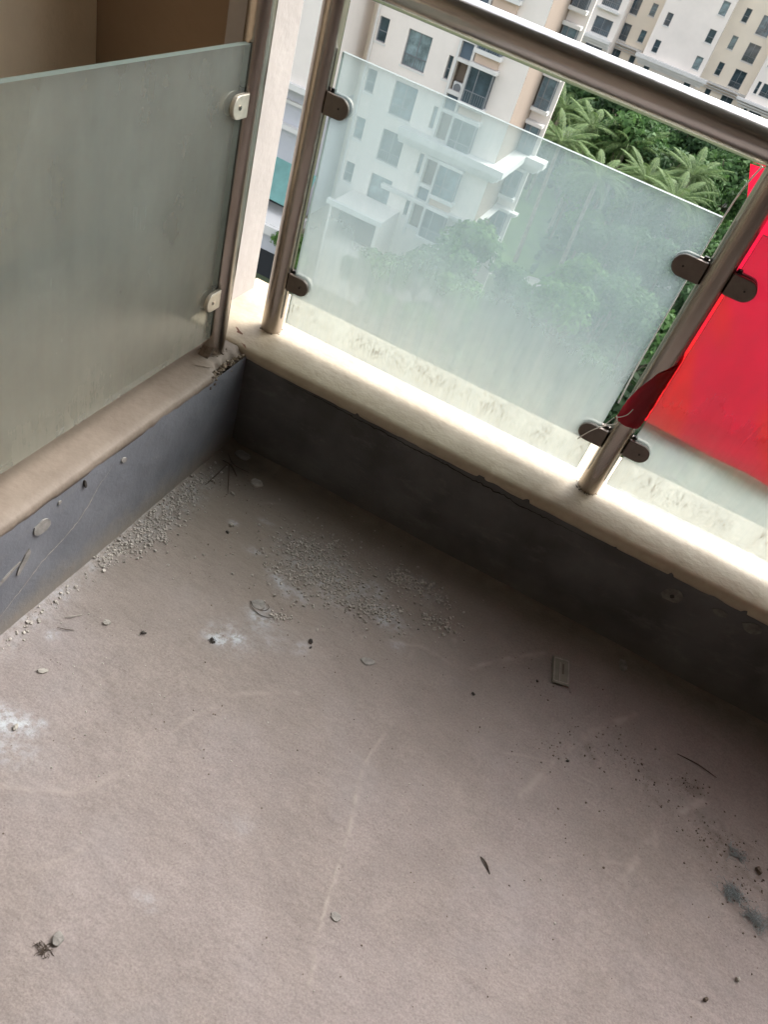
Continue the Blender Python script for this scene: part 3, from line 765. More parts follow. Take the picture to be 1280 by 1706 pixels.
# low planting that nobody could count
V = []; 
gc = leaf_crown('ground_shrubs', 60, 1.0, .6, 5, .22, M['leaf_c'], 5)
n = 9000; rr = np.random.default_rng(12)
Dg = rr.uniform(38, 108, n); ug = rr.uniform(-.19, .2, n); xg = .699 + Dg * ug; yg = Dg - 1.406
keep = ~((ug > -.2) & (ug < -.115) & (Dg > 59) & (Dg < 88)) & ~((np.abs(ug + .08) < .03) & (Dg > 58) & (Dg < 70)) & ((xg > XE + .5) | (yg > Y2 + 4) | (yg < Y1 - 1.5))
xg, yg = xg[keep], yg[keep]; n = len(xg)
P = np.stack([xg, yg, GZ + rr.uniform(.1, 1.3, n)], 1); nr = rr.normal(size=(n, 3)) * .5 + [0, 0, 1]; nr /= np.linalg.norm(nr, axis=1)[:, None]
tt = np.cross(nr, rr.normal(size=(n, 3))); tt /= np.linalg.norm(tt, axis=1)[:, None]; bb_ = np.cross(nr, tt); s = rr.uniform(.35, .9, n)[:, None]
V = np.stack([P - tt * s, P + bb_ * s * .5, P + tt * s, P - bb_ * s * .5], 1).reshape(-1, 3)
o = link('undergrowth', mesh_np('undergrowth', V, np.arange(4 * n).reshape(n, 4), M['leaf_c'], False, {'tone': np.repeat(rr.random(n), 4)})); tag(o, kind='stuff')

# ================================================================== THE BALCONY
H = 0.275
# floor: fine sheet in view, trowel ridges and slight unevenness in the mesh itself
xs = np.concatenate([np.arange(0, 1.75, .0042), np.linspace(1.76, 4.2, 30)]); ys = np.concatenate([np.linspace(-3.2, -1.46, 20), np.arange(-1.45, .0001, .0042)]); ys[-1] = 0.0
X, Y, F = lattice(xs, ys)
Z = grid_noise(X, Y, 1, 3.0) * .004 + grid_noise(X, Y, 2, 11) * .0022 + grid_noise(X, Y, 3, 37) * .0011 + grid_noise(X + Y * .6, Y * 2.3, 4, 60) * .0009
def seg_dist(px, py, pts):
    d = np.full(px.shape, 9.0)
    for (x0, y0), (x1, y1) in zip(pts, pts[1:]):
        t_ = np.clip(((px - x0) * (x1 - x0) + (py - y0) * (y1 - y0)) / ((x1 - x0) ** 2 + (y1 - y0) ** 2), 0, 1)
        d = np.minimum(d, np.hypot(px - x0 - t_ * (x1 - x0), py - y0 - t_ * (y1 - y0)))
    return d
wob = grid_noise(X, Y, 6, 25) * .006 + grid_noise(X, Y, 7, 8) * .02
ridge = np.zeros_like(X)
for pts, w, hgt, st in (([(.69, -.52), (.70, -.649), (.721, -.808), (.75, -.934), (.785, -1.02)], .0040, .0016, .5),
                        ([(.975, -.52), (.993, -.485), (1.031, -.386), (1.079, -.273), (1.162, -.17)], .010, .0025, .55),
                        ([(.74, -.235), (.785, -.299), (.845, -.221), (.939, -.126)], .008, .0018, .4),
                        ([(1.33, -.30), (1.269, -.388), (1.236, -.46), (1.20, -.56)], .012, .0022, .5),
                        ([(.34, -.86), (.37, -.72), (.42, -.62), (.52, -.55)], .006, .0009, .25), ([(.20, -.98), (.30, -.93), (.36, -.80)], .006, .0010, .25),
                        ([(.55, -.36), (.68, -.30), (.785, -.299)], .007, .0012, .3)):
    d = seg_dist(X + wob, Y + wob * .7, pts); brk = np.clip(.62 + 2.0 * grid_noise(X, Y, 12, 38) + .9 * grid_noise(X, Y, 13, 120), 0, 1.15); d = d * (1 + .9 * grid_noise(X, Y, 15, 55)); g = np.exp(-(d / (w * .72)) ** 2) * brk; Z += g * hgt; ridge = np.maximum(ridge, g * st)
ra = np.random.default_rng(77)
for _ in range(34):                                          # faint sweeps left by the trowel and by things dragged about
    cx_, cy_ = ra.uniform(.1, 1.5), ra.uniform(-1.2, -.1); R_ = ra.uniform(.12, .5); a0 = ra.uniform(0, 6.28); al = ra.uniform(.25, .9)
    pts = [(cx_ + R_ * math.cos(a0 + al * k / 6), cy_ + R_ * .8 * math.sin(a0 + al * k / 6)) for k in range(7)]
    x0_, x1_ = min(p[0] for p in pts) - .03, max(p[0] for p in pts) + .03; y0_, y1_ = min(p[1] for p in pts) - .03, max(p[1] for p in pts) + .03
    mk = (X > x0_) & (X < x1_) & (Y > y0_) & (Y < y1_)
    if not mk.any(): continue
    w = ra.uniform(.0022, .006); d = seg_dist(X[mk] + wob[mk], Y[mk] + wob[mk] * .7, pts); g = np.exp(-(d / w) ** 2) * np.clip(.6 + 2.2 * grid_noise(X[mk], Y[mk], 14, 30), 0, 1)
    sg = ra.choice([-1, 1]); Z[mk] += g * sg * ra.uniform(.0003, .0011); ridge[mk] = np.maximum(ridge[mk], g * ra.uniform(.1, .32) * (sg > 0))
fil = np.exp(-(X / .016) ** 2) * .010 + np.exp(-((Y) / .012) ** 2) * .006; Z += fil        # mortar fillet at the foot of the parapets
powder = np.zeros_like(X)
for (px, py, rx, ry, st) in ((.306, -.545, .030, .013, .75), (.336, -.520, .022, .013, .95), (.322, -.53, .05, .032, .35), (.350, -.447, .035, .022, .5), (.38, -.475, .055, .03, .22), (.327, -.336, .030, .022, .5), (.375, -.345, .05, .022, .3), (.36, -.24, .09, .07, .30), (.45, -.26, .08, .06, .32), (.03, -.30, .035, .16, .30), (.60, -.15, .06, .03, .22),
                             (.520, -.222, .035, .03, .42), (.57, -.27, .048, .034, .55), (.62, -.27, .03, .025, .25), (.63, -.33, .02, .016, .25), (.129, -.885, .04, .025, .8), (.165, -.868, .012, .010, .9), (.10, -.905, .045, .02, .8), (.14, -.93, .06, .03, .3),
                             (.47, -.455, .02, .02, .25), (.235, -.30, .02, .010, .3), (.215, -.20, .02, .008, .3), (.075, -.70, .012, .01, .5), (.56, -.83, .03, .02, .10), (.50, -1.0, .02, .015, .25), (.155, -.255, .012, .008, .45)):
    q = ((X - px + wob * 1.6) / rx) ** 2 + ((Y - py + wob * 1.6) / ry) ** 2; powder = np.maximum(powder, st * np.exp(-q ** 1.3))
powder = np.maximum(powder, .35 * np.exp(-(X / .035) ** 2) * (Y < -.3) * .7)
powder = powder * (1 + 1.2 * grid_noise(X, Y, 8, 70))
dirt = .45 * np.exp(-((-Y) / .05) ** 2) * (X > .15) * (1 + grid_noise(X, Y, 9, 40)) + .5 * np.exp(-(((X - .06) / .09) ** 2 + ((Y + .05) / .07) ** 2)) * (1 + grid_noise(X, Y, 10, 60))  # along the long parapet and in the corner this is painted shade
for (px, py, r_) in ((1.36, -.36, .05), (1.30, -.28, .035), (1.22, -.33, .03), (1.45, -.40, .06), (1.08, -.33, .025), (1.42, -.47, .03)):
    dirt = np.maximum(dirt, .38 * np.exp(-((X - px) ** 2 + (Y - py) ** 2) / r_ ** 2) * np.clip(.5 + 2.5 * grid_noise(X, Y, 11, 90), 0, 1.4))
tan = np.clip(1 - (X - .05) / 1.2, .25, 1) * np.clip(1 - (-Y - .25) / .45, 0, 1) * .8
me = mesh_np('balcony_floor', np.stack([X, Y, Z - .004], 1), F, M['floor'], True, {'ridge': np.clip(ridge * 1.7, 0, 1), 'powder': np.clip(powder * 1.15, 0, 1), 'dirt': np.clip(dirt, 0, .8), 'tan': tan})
tag(link('balcony_floor', me), kind='structure')
b = MB(); b.box(-.85, 5.0, -3.2, .305, -.155, -.025); tag(b.build('floor_slab', M['facade']), kind='structure')

# ---- parapets ----------------------------------------------------------
pf = empty('parapet_wall', 'dark low parapet with a bright cream coping under the long glass railing', 'parapet', (0.8, .15, 0))
b = MB()
xs = np.concatenate([np.arange(0, 1.8, .012), np.linspace(1.82, 4.2, 12)]); zs = np.linspace(-.02, .258, 26)
Xw, Zw, Fw = lattice(xs, zs)
Yw = -(grid_noise(Xw, Zw, 21, 6) * .004 + grid_noise(Xw, Zw, 22, 23) * .0016)
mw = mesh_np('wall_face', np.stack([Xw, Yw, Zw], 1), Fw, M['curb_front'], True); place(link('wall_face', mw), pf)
b.box(-.16, 4.2, .02, .300, -.02, .255); place(b.build('wall_core', M['facade']), pf)
# coping swept along x with a worn, wavy inner arris
prof = [(.012, .246), (-.001, .2500), (-.0025, .2600), (-.0012, .2710), (.003, .2755), (.012, .2785), (.05, .2810), (.11, .2825), (.22, .2820), (.306, .2800), (.313, .2740), (.313, .22)]
xs = np.concatenate([[-.163], np.arange(-.158, 1.8, .006), np.linspace(1.83, 4.2, 20)])
V = []; 
xa_ = np.array(xs); wv = grid_noise(xa_ * 1.0, xa_ * 0 + .3, 31, 9) * .0010 + grid_noise(xa_, xa_ * 0 + .7, 32, 55) * .0009
nick = np.zeros_like(xa_)
for q in (.30, .62, .735, .95, 1.08, 1.25): nick += np.exp(-((xa_ - q) / .006) ** 2) * .0025
for i, x in enumerate(xs):
    for j, (py, pz) in enumerate(prof):
        e = 1.0 if j < 5 else (.5 if j == 5 else .0)
        V.append((x, py + (wv[i] + nick[i]) * e, pz - (nick[i] * .6 + abs(wv[i]) * .4) * (e if j > 2 else 0) + (wv[i] * 1.5 if j in (0, 1, 2) else 0)))
n = len(prof); F = [(i * n + j, (i + 1) * n + j, (i + 1) * n + j + 1, i * n + j + 1) for i in range(len(xs) - 1) for j in range(n - 1)]
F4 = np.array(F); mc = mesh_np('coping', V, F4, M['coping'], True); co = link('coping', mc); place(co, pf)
b = MB(); b.add([(-.163, p[0], p[1]) for p in prof], [tuple(range(n))]); place(b.build('coping_end', M['rust']), pf)
pl = empty('parapet_wall', 'short blue grey parapet with soiled coping under the side glass pane', 'parapet', (-.1, -.5, 0))
ys = np.concatenate([np.linspace(-3.2, -1.1, 12), np.arange(-1.08, .0, .012), [0.0]]); Yw, Zw, Fw = lattice(ys, zs)
Xw = grid_noise(Yw, Zw, 23, 5) * .005 + grid_noise(Yw, Zw, 24, 21) * .0018
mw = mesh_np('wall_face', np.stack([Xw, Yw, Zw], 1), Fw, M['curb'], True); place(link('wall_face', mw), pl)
b = MB(); b.box(-.60, -.165, .019, .252, -.02, .2735); place(b.build('recess_sill', M['coping_dirty']), pl)
b = MB(); b.box(-.60, -.012, -3.2, .018, -.02, .252); place(b.build('wall_core', M['mortar']), pl)
prof = [(-.012, .246), (.0005, .2500), (.0018, .2580), (.0010, .2680), (-.004, .2720), (-.02, .2738), (-.07, .2745), (-.16, .2742), (-.60, .2740)]
ys = np.concatenate([np.linspace(-3.2, -1.1, 12), np.arange(-1.09, -.003, .006)]); V = []
wv = grid_noise(ys, ys * 0 + .2, 41, 8) * .004 + grid_noise(ys, ys * 0, 42, 60) * .0022; chip = np.where((ys > -.135), .009 + .012 * (grid_noise(ys, ys * 0, 43, 70) + .4), 0) * np.clip((ys + .138) / .012, 0, 1)
for i, y in enumerate(ys):
    for j, (px, pz) in enumerate(prof):
        e = 1.0 if j < 5 else (.35 if j == 5 else 0); V.append((px - abs(wv[i]) * e - chip[i] * e, y, pz - (chip[i] * .55 if 2 < j < 5 else 0) + (wv[i] * 1.4 if j < 3 else 0)))
n = len(prof); F4 = np.array([(i * n + j, i * n + j + 1, (i + 1) * n + j + 1, (i + 1) * n + j) for i in range(len(ys) - 1) for j in range(n - 1)])
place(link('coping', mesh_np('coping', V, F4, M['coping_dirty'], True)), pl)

def lump(b_, c, r, rs, sq=(1, 1, .7)):
    """small irregular stone of 20 faces"""
    t_ = (1 + 5 ** .5) / 2
    v = np.array([(-1, t_, 0), (1, t_, 0), (-1, -t_, 0), (1, -t_, 0), (0, -1, t_), (0, 1, t_), (0, -1, -t_), (0, 1, -t_), (t_, 0, -1), (t_, 0, 1), (-t_, 0, -1), (-t_, 0, 1)]) / 1.9
    v = v * (1 + rs.uniform(-.32, .32, (12, 1))) * np.array(sq)
    q = rs.uniform(0, 6.28); R_ = np.array([[math.cos(q), -math.sin(q), 0], [math.sin(q), math.cos(q), 0], [0, 0, 1]])
    v = v @ R_.T * r + np.array(c)
    b_.add(v, [(0, 11, 5), (0, 5, 1), (0, 1, 7), (0, 7, 10), (0, 10, 11), (1, 5, 9), (5, 11, 4), (11, 10, 2), (10, 7, 6), (7, 1, 8), (3, 9, 4), (3, 4, 2), (3, 2, 6), (3, 6, 8), (3, 8, 9), (4, 9, 5), (2, 4, 11), (6, 2, 10), (8, 6, 7), (9, 8, 1)])
# broken arris near the corner shows the mortar
rs = np.random.default_rng(3); b = MB()
for i in range(90):
    y = rs.uniform(-.138, -.008); lump(b, (rs.uniform(-.014, -.002), y, .262 + rs.uniform(-.018, .007)), rs.uniform(.002, .0055), rs, (1, 1, 1))
place(b.build('broken_mortar', M['mortar']), pl)
b = MB()
for i in range(26): lump(b, (rs.uniform(-.009, .002), -.135 + rs.normal() * .012, .250 + rs.normal() * .010), rs.uniform(.0012, .004), rs, (1, 1, 1))
place(b.build('dark_mortar', M['brown_crumb']), pl)

def crack(parent, name, pts, w, face, m_, seed=0, jag=.0012, step=.006):
    """a jagged thin gap lying on a face: face(a, b) -> 3-D point"""
    r = np.random.default_rng(seed); P_ = []
    for (a0, b0), (a1, b1) in zip(pts, pts[1:]):
        k = max(2, int(math.hypot(a1 - a0, b1 - b0) / step))
        for i in range(k): t_ = i / k; P_.append((a0 + (a1 - a0) * t_ + r.normal() * jag, b0 + (b1 - b0) * t_ + r.normal() * jag))
    P_.append(pts[-1]); b_ = MB(); V_ = []
    for i, (a, c) in enumerate(P_):
        p0 = P_[max(0, i - 1)]; p1 = P_[min(len(P_) - 1, i + 1)]; dx, dy = p1[0] - p0[0], p1[1] - p0[1]; l = math.hypot(dx, dy) + 1e-9
        ww = w * r.uniform(.5, 1.2) * min(1, 4 * min(i + .3, len(P_) - i - .7) / len(P_)) / 2; V_ += [face(a - dy / l * ww, c + dx / l * ww), face(a + dy / l * ww, c - dx / l * ww)]
    b_.add(V_, [(2 * i, 2 * i + 1, 2 * i + 3, 2 * i + 2) for i in range(len(P_) - 1)])
    return place(b_.build(name, m_), parent)
ff = lambda x, z: (x, float(-(grid_noise(np.array([x]), np.array([z]), 21, 6) * .004 + grid_noise(np.array([x]), np.array([z]), 22, 23) * .0016)[0]) - .0016, z)
crack(pf, 'crack', [(.06, .246), (.13, .243), (.209, .2445), (.30, .241), (.367, .243), (.45, .240), (.521, .243), (.60, .238), (.676, .240), (.72, .234), (.781, .236), (.85, .236), (.93, .239)], .0026, ff, M['crack'], 1)
lf = lambda y, z: (float((grid_noise(np.array([y]), np.array([z]), 23, 5) * .005 + grid_noise(np.array([y]), np.array([z]), 24, 21) * .0018)[0]) + .0012, y, z)
crack(pl, 'scratch', [(-.80, .045), (-.766, .063), (-.72, .088), (-.664, .117), (-.62, .130), (-.573, .148), (-.54, .172), (-.511, .201), (-.466, .234)], .0026, lf, M['plaster'], 2, .0008)
tp = lambda x, y: (x, y, .2833)
crack(pf, 'crack', [(.372, .11), (.366, .09), (.375, .06), (.368, .04), (.371, .012)], .0011, lambda x, y: (x, y, .2825 - max(0, .11 - y) * .052), M['mortar'], 3)
crack(pf, 'crack', [(.845, .085), (.849, .05), (.857, .012)], .0009, lambda x, y: (x, y, .2832 - max(0, .11 - y) * .055), M['brown_crumb'], 4, .0004)
crack(pf, 'peeling_edge', [(-.068, .055), (-.045, .036), (-.02, .012), (-.004, -.001)], .010, lambda x, y: (x, y, .2822 - max(0, .06 - y) * .09), M['rust'], 5, .001)
crack(pl, 'crack', [(-.055, -.150), (-.03, -.135), (-.012, -.120)], .004, lambda x, y: (x, y, .2752), M['brown_crumb'], 6, .001)

def flake(b_, pts, z, th, ctr=None):
    b_.extrude([(x, y, z) for x, y in pts], (0, 0, th))
def blob_pts(r, n, rs_, sx=1, sy=1): 
    return [(math.cos(q) * r * sx * rs_.uniform(.8, 1.15), math.sin(q) * r * sy * rs_.uniform(.8, 1.15)) for q in np.linspace(0, 2 * math.pi, n + 1)[:-1]]
def wall_patch(parent, name, y, z, ry, rz_, m_, seed, tilt=0, th=.0016):
    r = np.random.default_rng(seed); P_ = blob_pts(1, 13, r, ry, rz_); c, s_ = math.cos(tilt), math.sin(tilt)
    x0 = lf(y, z)[0] - .0014; b_ = MB(); b_.extrude([(x0, y + a * c - d * s_, z + a * s_ + d * c) for a, d in P_], (th + .001, 0, 0)); return place(b_.build(name, m_), parent)
wall_patch(pl, 'paint_chip', -.662, .205, .021, .017, M['pale_paint'], 1)
wall_patch(pl, 'paint_chip', -.708, .153, .028, .007, M['pale_paint'], 2, .9)
wall_patch(pl, 'paint_chip', -.44, .218, .010, .006, M['pale_paint'], 3, -.6)
wall_patch(pl, 'paint_chip', -.617, .232, .004, .004, M['pale_paint'], 4)
wall_patch(pl, 'paint_chip', -.745, .150, .030, .004, M['pale_paint'], 5, .35)
wall_patch(pl, 'black_sliver', -.553, .233, .003, .011, M['dark_crumb'], 6, .2, .003)
def front_patch(name, x, z, rx, rz_, m_, seed, th=.0014):
    r = np.random.default_rng(seed); P_ = blob_pts(1, 14, r, rx, rz_); y0 = ff(x, z)[1] + .0005; b_ = MB(); b_.extrude([(x + a, y0, z + d) for a, d in P_], (0, -th, 0)); return place(b_.build(name, m_), pf)
M['stain'] = mat('pale_stain', (0.135, 0.13, 0.12), 0.85, noise=.35, nscale=60)
front_patch('paint_chip', 1.11, .205, .022, .020, M['stain'], 7); front_patch('paint_chip', 1.212, .222, .018, .010, M['stain'], 8); front_patch('paint_chip', 1.283, .225, .02, .014, M['stain'], 9)
front_patch('bolt_hole', 1.11, .203, .005, .005, M['dark_crumb'], 10, .0022)

# ---- pillar, side recess walls, ceiling, room wall ---------------------
b = MB(); b.box(-.197, -.140, .060, .256, .270, 2.80); o = bevel(b.build('pillar', M['white_paint']), .006); tag(o, 'pinkish white pillar standing on the parapet corner between the two railings', 'pillar')
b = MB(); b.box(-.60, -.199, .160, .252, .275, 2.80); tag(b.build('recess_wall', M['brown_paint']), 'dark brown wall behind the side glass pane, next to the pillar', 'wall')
b = MB(); b.box(-.75, -.572, -3.2, .158, .276, 2.80); tag(b.build('side_wall', M['brown_paint_lit']), 'brown wall in a paler colour for its light, behind the side glass pane, farther from the pillar', 'wall')
b = MB(); b.box(-.85, 4.4, -3.3, .33, 2.802, 2.95); tag(b.build('ceiling', M['ceiling']), kind='structure')
b = MB()
facade(b, (0, -2.05, 0), (1, 0, 0), (0, 1, 0), -.57, 4.2, -.02, 2.80, [(.6, 2.9, .0, 2.2)], .15)
tag(b.build('room_wall', M['dark_inner']), 'unseen wall darkened to cut bounced light, with a door opening between the balcony and the room', 'wall')
b = MB(); b.box(-.57, 4.2, -3.25, -3.20, -.02, 2.80); b.box(4.2, 4.3, -3.25, .0, -.02, 2.8); tag(b.build('back_wall', M['dark_inner']), 'unseen wall darkened to cut bounced light, at the back of the room behind the balcony', 'wall')  # end wall carried on to the parapet to block sky light

# ---- railings -----------------------------------------------------------
RB = .1141; RR = 1.0365; LX = -.0568
POSTS = [(-.0053), (.8425), (1.690), (2.538), (3.386)]
rf_ = empty('balcony_railing', 'long steel railing with frosted panes along the open side, red banner tied to it', 'railing', (0.8, RB, H))
rl_ = empty('balcony_railing', 'short steel railing with a dim grey green pane on the side parapet', 'railing', (LX, -.5, H))
def dirt_ring(parent, x, y, z, seed):
    r = np.random.default_rng(seed); b_ = MB()
    for i in range(46):
        q = r.normal() * 1.1 - 2.2 + (3.4 if r.random() < .2 else 0); k_ = .0255 + abs(r.normal()) * .003; lump(b_, (x + math.cos(q) * k_, y + math.sin(q) * k_, z + r.uniform(-.0015, .0005)), .0006 + .0028 * r.random() ** 3, r, (1.2, 1.2, .6))
    return place(b_.build('base_mortar', M['brown_crumb']), parent)
def post(parent, x, y, z0, z1):
    b_ = MB(); b_.tube([(x, y, z0 - .02), (x, y, z0 + .3), (x, y, z1)], .025, 28); return place(b_.build('post', M['steel'], None, True), parent)
for i, x in enumerate(POSTS):
    post(rf_, x, RB, .2815, RR - .012)
    if i < 3: dirt_ring(rf_, x, RB, .2822, 50 + i)
b = MB(); b.tube([(-.12, RB, RR), (1.0, RB, RR), (2.5, RB, RR), (4.2, RB, RR)], .031, 36); place(b.build('handrail', M['rail_steel'], None, True), rf_)
post(rl_, LX, -.060, .274, RR - .012); post(rl_, LX, -.915, .274, RR - .012); dirt_ring(rl_, LX, -.06, .2745, 60)
b = MB(); b.tube([(LX, RB - .034, RR), (LX, -1.0, RR), (LX, -2.0, RR)], .031, 32); place(b.build('handrail', M['rail_steel'], None, True), rl_)
b = MB(); b.extrude([(LX - .016, -.070, .2745), (LX - .012, -.102, .2745), (LX - .010, -.082, .296)], (.026, 0, 0)); place(b.build('foot_gusset', M['brown_crumb']), rl_)

def pane(parent, name, p0, p1, th, m_, axis):
    """slab: faces frosted, edges greenish; p0/p1 opposite corners in (a, z)"""
    (a0, z0), (a1, z1), c = p0, p1, axis[1]
    b_ = MB().use(m_)
    P_ = (lambda a, d, z: (a, c + d, z)) if axis[0] == 'x' else (lambda a, d, z: (c - d, a, z))
    h_ = th / 2
    b_.quad(P_(a0, -h_, z0), P_(a1, -h_, z0), P_(a1, -h_, z1), P_(a0, -h_, z1)); b_.quad(P_(a1, h_, z0), P_(a0, h_, z0), P_(a0, h_, z1), P_(a1, h_, z1))
    b_.quad(P_(a0, -h_, z0), P_(a0, h_, z0), P_(a1, h_, z0), P_(a1, -h_, z0))
    b_.use(M['glass_edge'])
    for (ax0, zz0), (ax1, zz1) in (((a0, z0), (a0, z1)), ((a0, z1), (a1, z1)), ((a1, z1), (a1, z0))):
        b_.quad(P_(ax0, -h_, zz0), P_(ax0, h_, zz0), P_(ax1, h_, zz1), P_(ax1, -h_, zz1))
    return place(b_.build(name, None), parent)
pane(rf_, 'glass_panel', (.0295, .3183), (.7987, .9094), .010, M['glass'], ('x', RB))
pane(rf_, 'glass_panel', (.8740, .3150), (1.656, .9090), .010, M['glass'], ('x', RB))
pane(rf_, 'glass_panel', (1.724, .3150), (2.504, .9090), .010, M['glass'], ('x', RB))
pane(rf_, 'glass_panel', (2.572, .3150), (3.352, .9090), .010, M['glass'], ('x', RB))
pane(rl_, 'glass_panel', (-.880, .3200), (-.0905, .9105), .012, M['glass_side'], ('y', LX))

def clamp(parent, px, py, z, d, axis, m_, L_=.053, hh=.021):
    """D-shaped glass clamp with screw, growing from a post in direction d"""
    pts = [(.0235, -hh), (.0235 + L_ - hh, -hh)] + [(.0235 + L_ - hh + hh * math.sin(q), -hh * math.cos(q)) for q in np.linspace(0, math.pi, 13)[1:-1]] + [(.0235 + L_ - hh, hh), (.0235, hh)]
    def P_(a, dep, zz): return (px + d * a, py + dep, z + zz) if axis == 'x' else (px - dep, py + d * a, z + zz)
    b_ = MB()
    for y0, t_ in ((-.0145, .009), (.0055, .009)):
        v = P_(0, t_, 0); w = P_(0, 0, 0); b_.extrude([P_(a, y0, zz) for a, zz in pts], tuple(v[i] - w[i] for i in range(3)))
    o_ = place(b_.build('clamp', m_), parent); bevel(o_, .0016)
    s_ = MB(); sc = [(.0235 + L_ - hh + .0045 * math.cos(q), .0045 * math.sin(q)) for q in np.linspace(0, 2 * math.pi, 15)[:-1]]
    v = P_(0, .004, 0); w = P_(0, 0, 0); s_.use(M['steel'] if m_ is M['clamp_pale'] else M['clamp']).extrude([P_(a, -.0157, zz) for a, zz in sc], tuple(v[i] - w[i] for i in range(3)))
    sc = [(.0235 + L_ - hh + .0022 * math.cos(q), .0022 * math.sin(q)) for q in np.linspace(0, 2 * math.pi, 7)[:-1]]
    s_.use(M['rubber']).extrude([P_(a, -.0163, zz) for a, zz in sc], tuple(v[i] - w[i] for i in range(3)))
    so = s_.build('screw', None); so.parent = o_
    g = MB(); g.extrude([P_(.027, -.004, hh + .0005), P_(.036, -.004, hh + .0005), P_(.036, .004, hh + .0005), P_(.027, .004, hh + .0005)], (0, 0, .006))
    go = g.build('rubber_pad', M['rubber']); go.parent = o_
    return o_
for x in POSTS[:4]:
    for z in (.815, .424): clamp(rf_, x, RB, z, 1, 'x', M['clamp'])
    if x > .5:
        for z in (.812, .418): clamp(rf_, x, RB, z, -1, 'x', M['clamp'], .060)
for z in (.812, .420): clamp(rl_, LX, -.060, z, -1, 'y', M['clamp_pale'], .050, .021)

# ---- banner and cords ----------------------------------------------------
PX = POSTS[1]
NX, NZ = 140, 44; V = []; rs = np.random.default_rng(9)
for j in range(NZ + 1):
    t_ = j / NZ
    for i in range(NX + 1):
        s_ = i / NX; xx0 = .8675 + (-.058 * max(0, (t_ - .72) / .28) ** 1.3 - .014 * min(1, t_ / .35) if t_ > 0 else 0)
        x = xx0 + (3.3 - xx0) * s_; zb = .482 - .04 * min(x - .87, .6) + .003 * math.sin(x * 9) * min(1, s_ * 6); zt = .995 + .05 * min(1, s_ * 4)  # length past the view added to shade the floor at right
        z = zb + (zt - zb) * t_
        y = .137 + .007 * math.sin(x * 14 + z * 9) * min(1, s_ * 5) + .006 * math.sin(x * 31 - z * 16) * min(1, s_ * 8) * (1 - t_ * .5) + (.012 if t_ > .5 else .024 * t_) * (1 if s_ < .06 else .6)
        q_ = math.atan2(z - .48, x - .83); rd = math.hypot(z - .48, x - .83); y += .0045 * math.sin(q_ * 17 + math.sin(q_ * 5) * 2) * min(1, rd / .12) * math.exp(-rd / .35) * min(1, s_ * 12)
        V.append((x, y, z))
F4 = np.array([(j * (NX + 1) + i, j * (NX + 1) + i + 1, (j + 1) * (NX + 1) + i + 1, (j + 1) * (NX + 1) + i) for j in range(NZ) for i in range(NX)])
me = mesh_np('banner', V, F4, M['banner'], True)
bn = link('banner', me); tag(bn, 'bright red cloth banner outside the pane, its corner wrapped round the post', 'banner')
# the corner pulled round the post
V = []; n1, n2 = 22, 18
for j in range(n2 + 1):
    t_ = j / n2; z = .481 + .185 * t_
    end = float(np.interp(t_, [0, .2, .48, .75, .93, 1], [-168, -155, -130, -88, 0, 33]))
    for i in range(n1 + 1):
        q = math.radians(34 + (min(end, 33) - 34) * i / n1); r_ = .0262 + .0022 * math.sin(i * .55 + t_ * 7) ** 2 + .0015 * math.sin(t_ * 23 + i * .2) ** 2
        V.append((PX + r_ * math.cos(q), RB + r_ * math.sin(q), z - .006 * (i / n1)))
F4 = np.array([(j * (n1 + 1) + i, j * (n1 + 1) + i + 1, (j + 1) * (n1 + 1) + i + 1, (j + 1) * (n1 + 1) + i) for j in range(n2) for i in range(n1)])
fl = link('wrapped_corner', mesh_np('wrapped_corner', V, F4, M['banner'], True), bn)
def cord(name, pts, r, label, grp='white cords that tie the banner'):
    b_ = MB(); P_ = [Vector(p) for p in pts]; Q = []
    for i in range(len(P_) - 1):
        p0, p1, p2, p3 = P_[max(0, i - 1)], P_[i], P_[i + 1], P_[min(len(P_) - 1, i + 2)]
        for k_ in range(6):
            u = k_ / 6; Q.append(.5 * ((2 * p1) + (p2 - p0) * u + (2 * p0 - 5 * p1 + 4 * p2 - p3) * u * u + (-p0 + 3 * p1 - 3 * p2 + p3) * u ** 3))
    Q.append(P_[-1]); b_.tube(Q, r, 6); return tag(b_.build(name, M['cord'], None, True), label, 'cord', grp)
cord('cord', [(.814, .128, 1.002), (.806, .131, .965), (.8015, .134, .91), (.800, .132, .80), (.802, .130, .60), (.806, .120, .50)], .0016, 'white cord running from the handrail down to the top right pane corner')
cord('cord', [(.815, .098, .484), (.822, .084, .475), (.808, .084, .462), (.790, .088, .440), (.776, .0915, .415), (.768, .0955, .395)], .0013, 'white cord looped over the lower clamp at the banner corner')
cord('cord', [(.812, .094, .480), (.806, .090, .466), (.796, .0925, .446), (.785, .096, .447)], .0009, 'short loose cord end by the wrapped banner corner')
cord('cord', [(.836, .0845, .520), (.832, .083, .505), (.823, .086, .492), (.816, .092, .484)], .0008, 'thin pale thread lying on the wrapped banner corner')

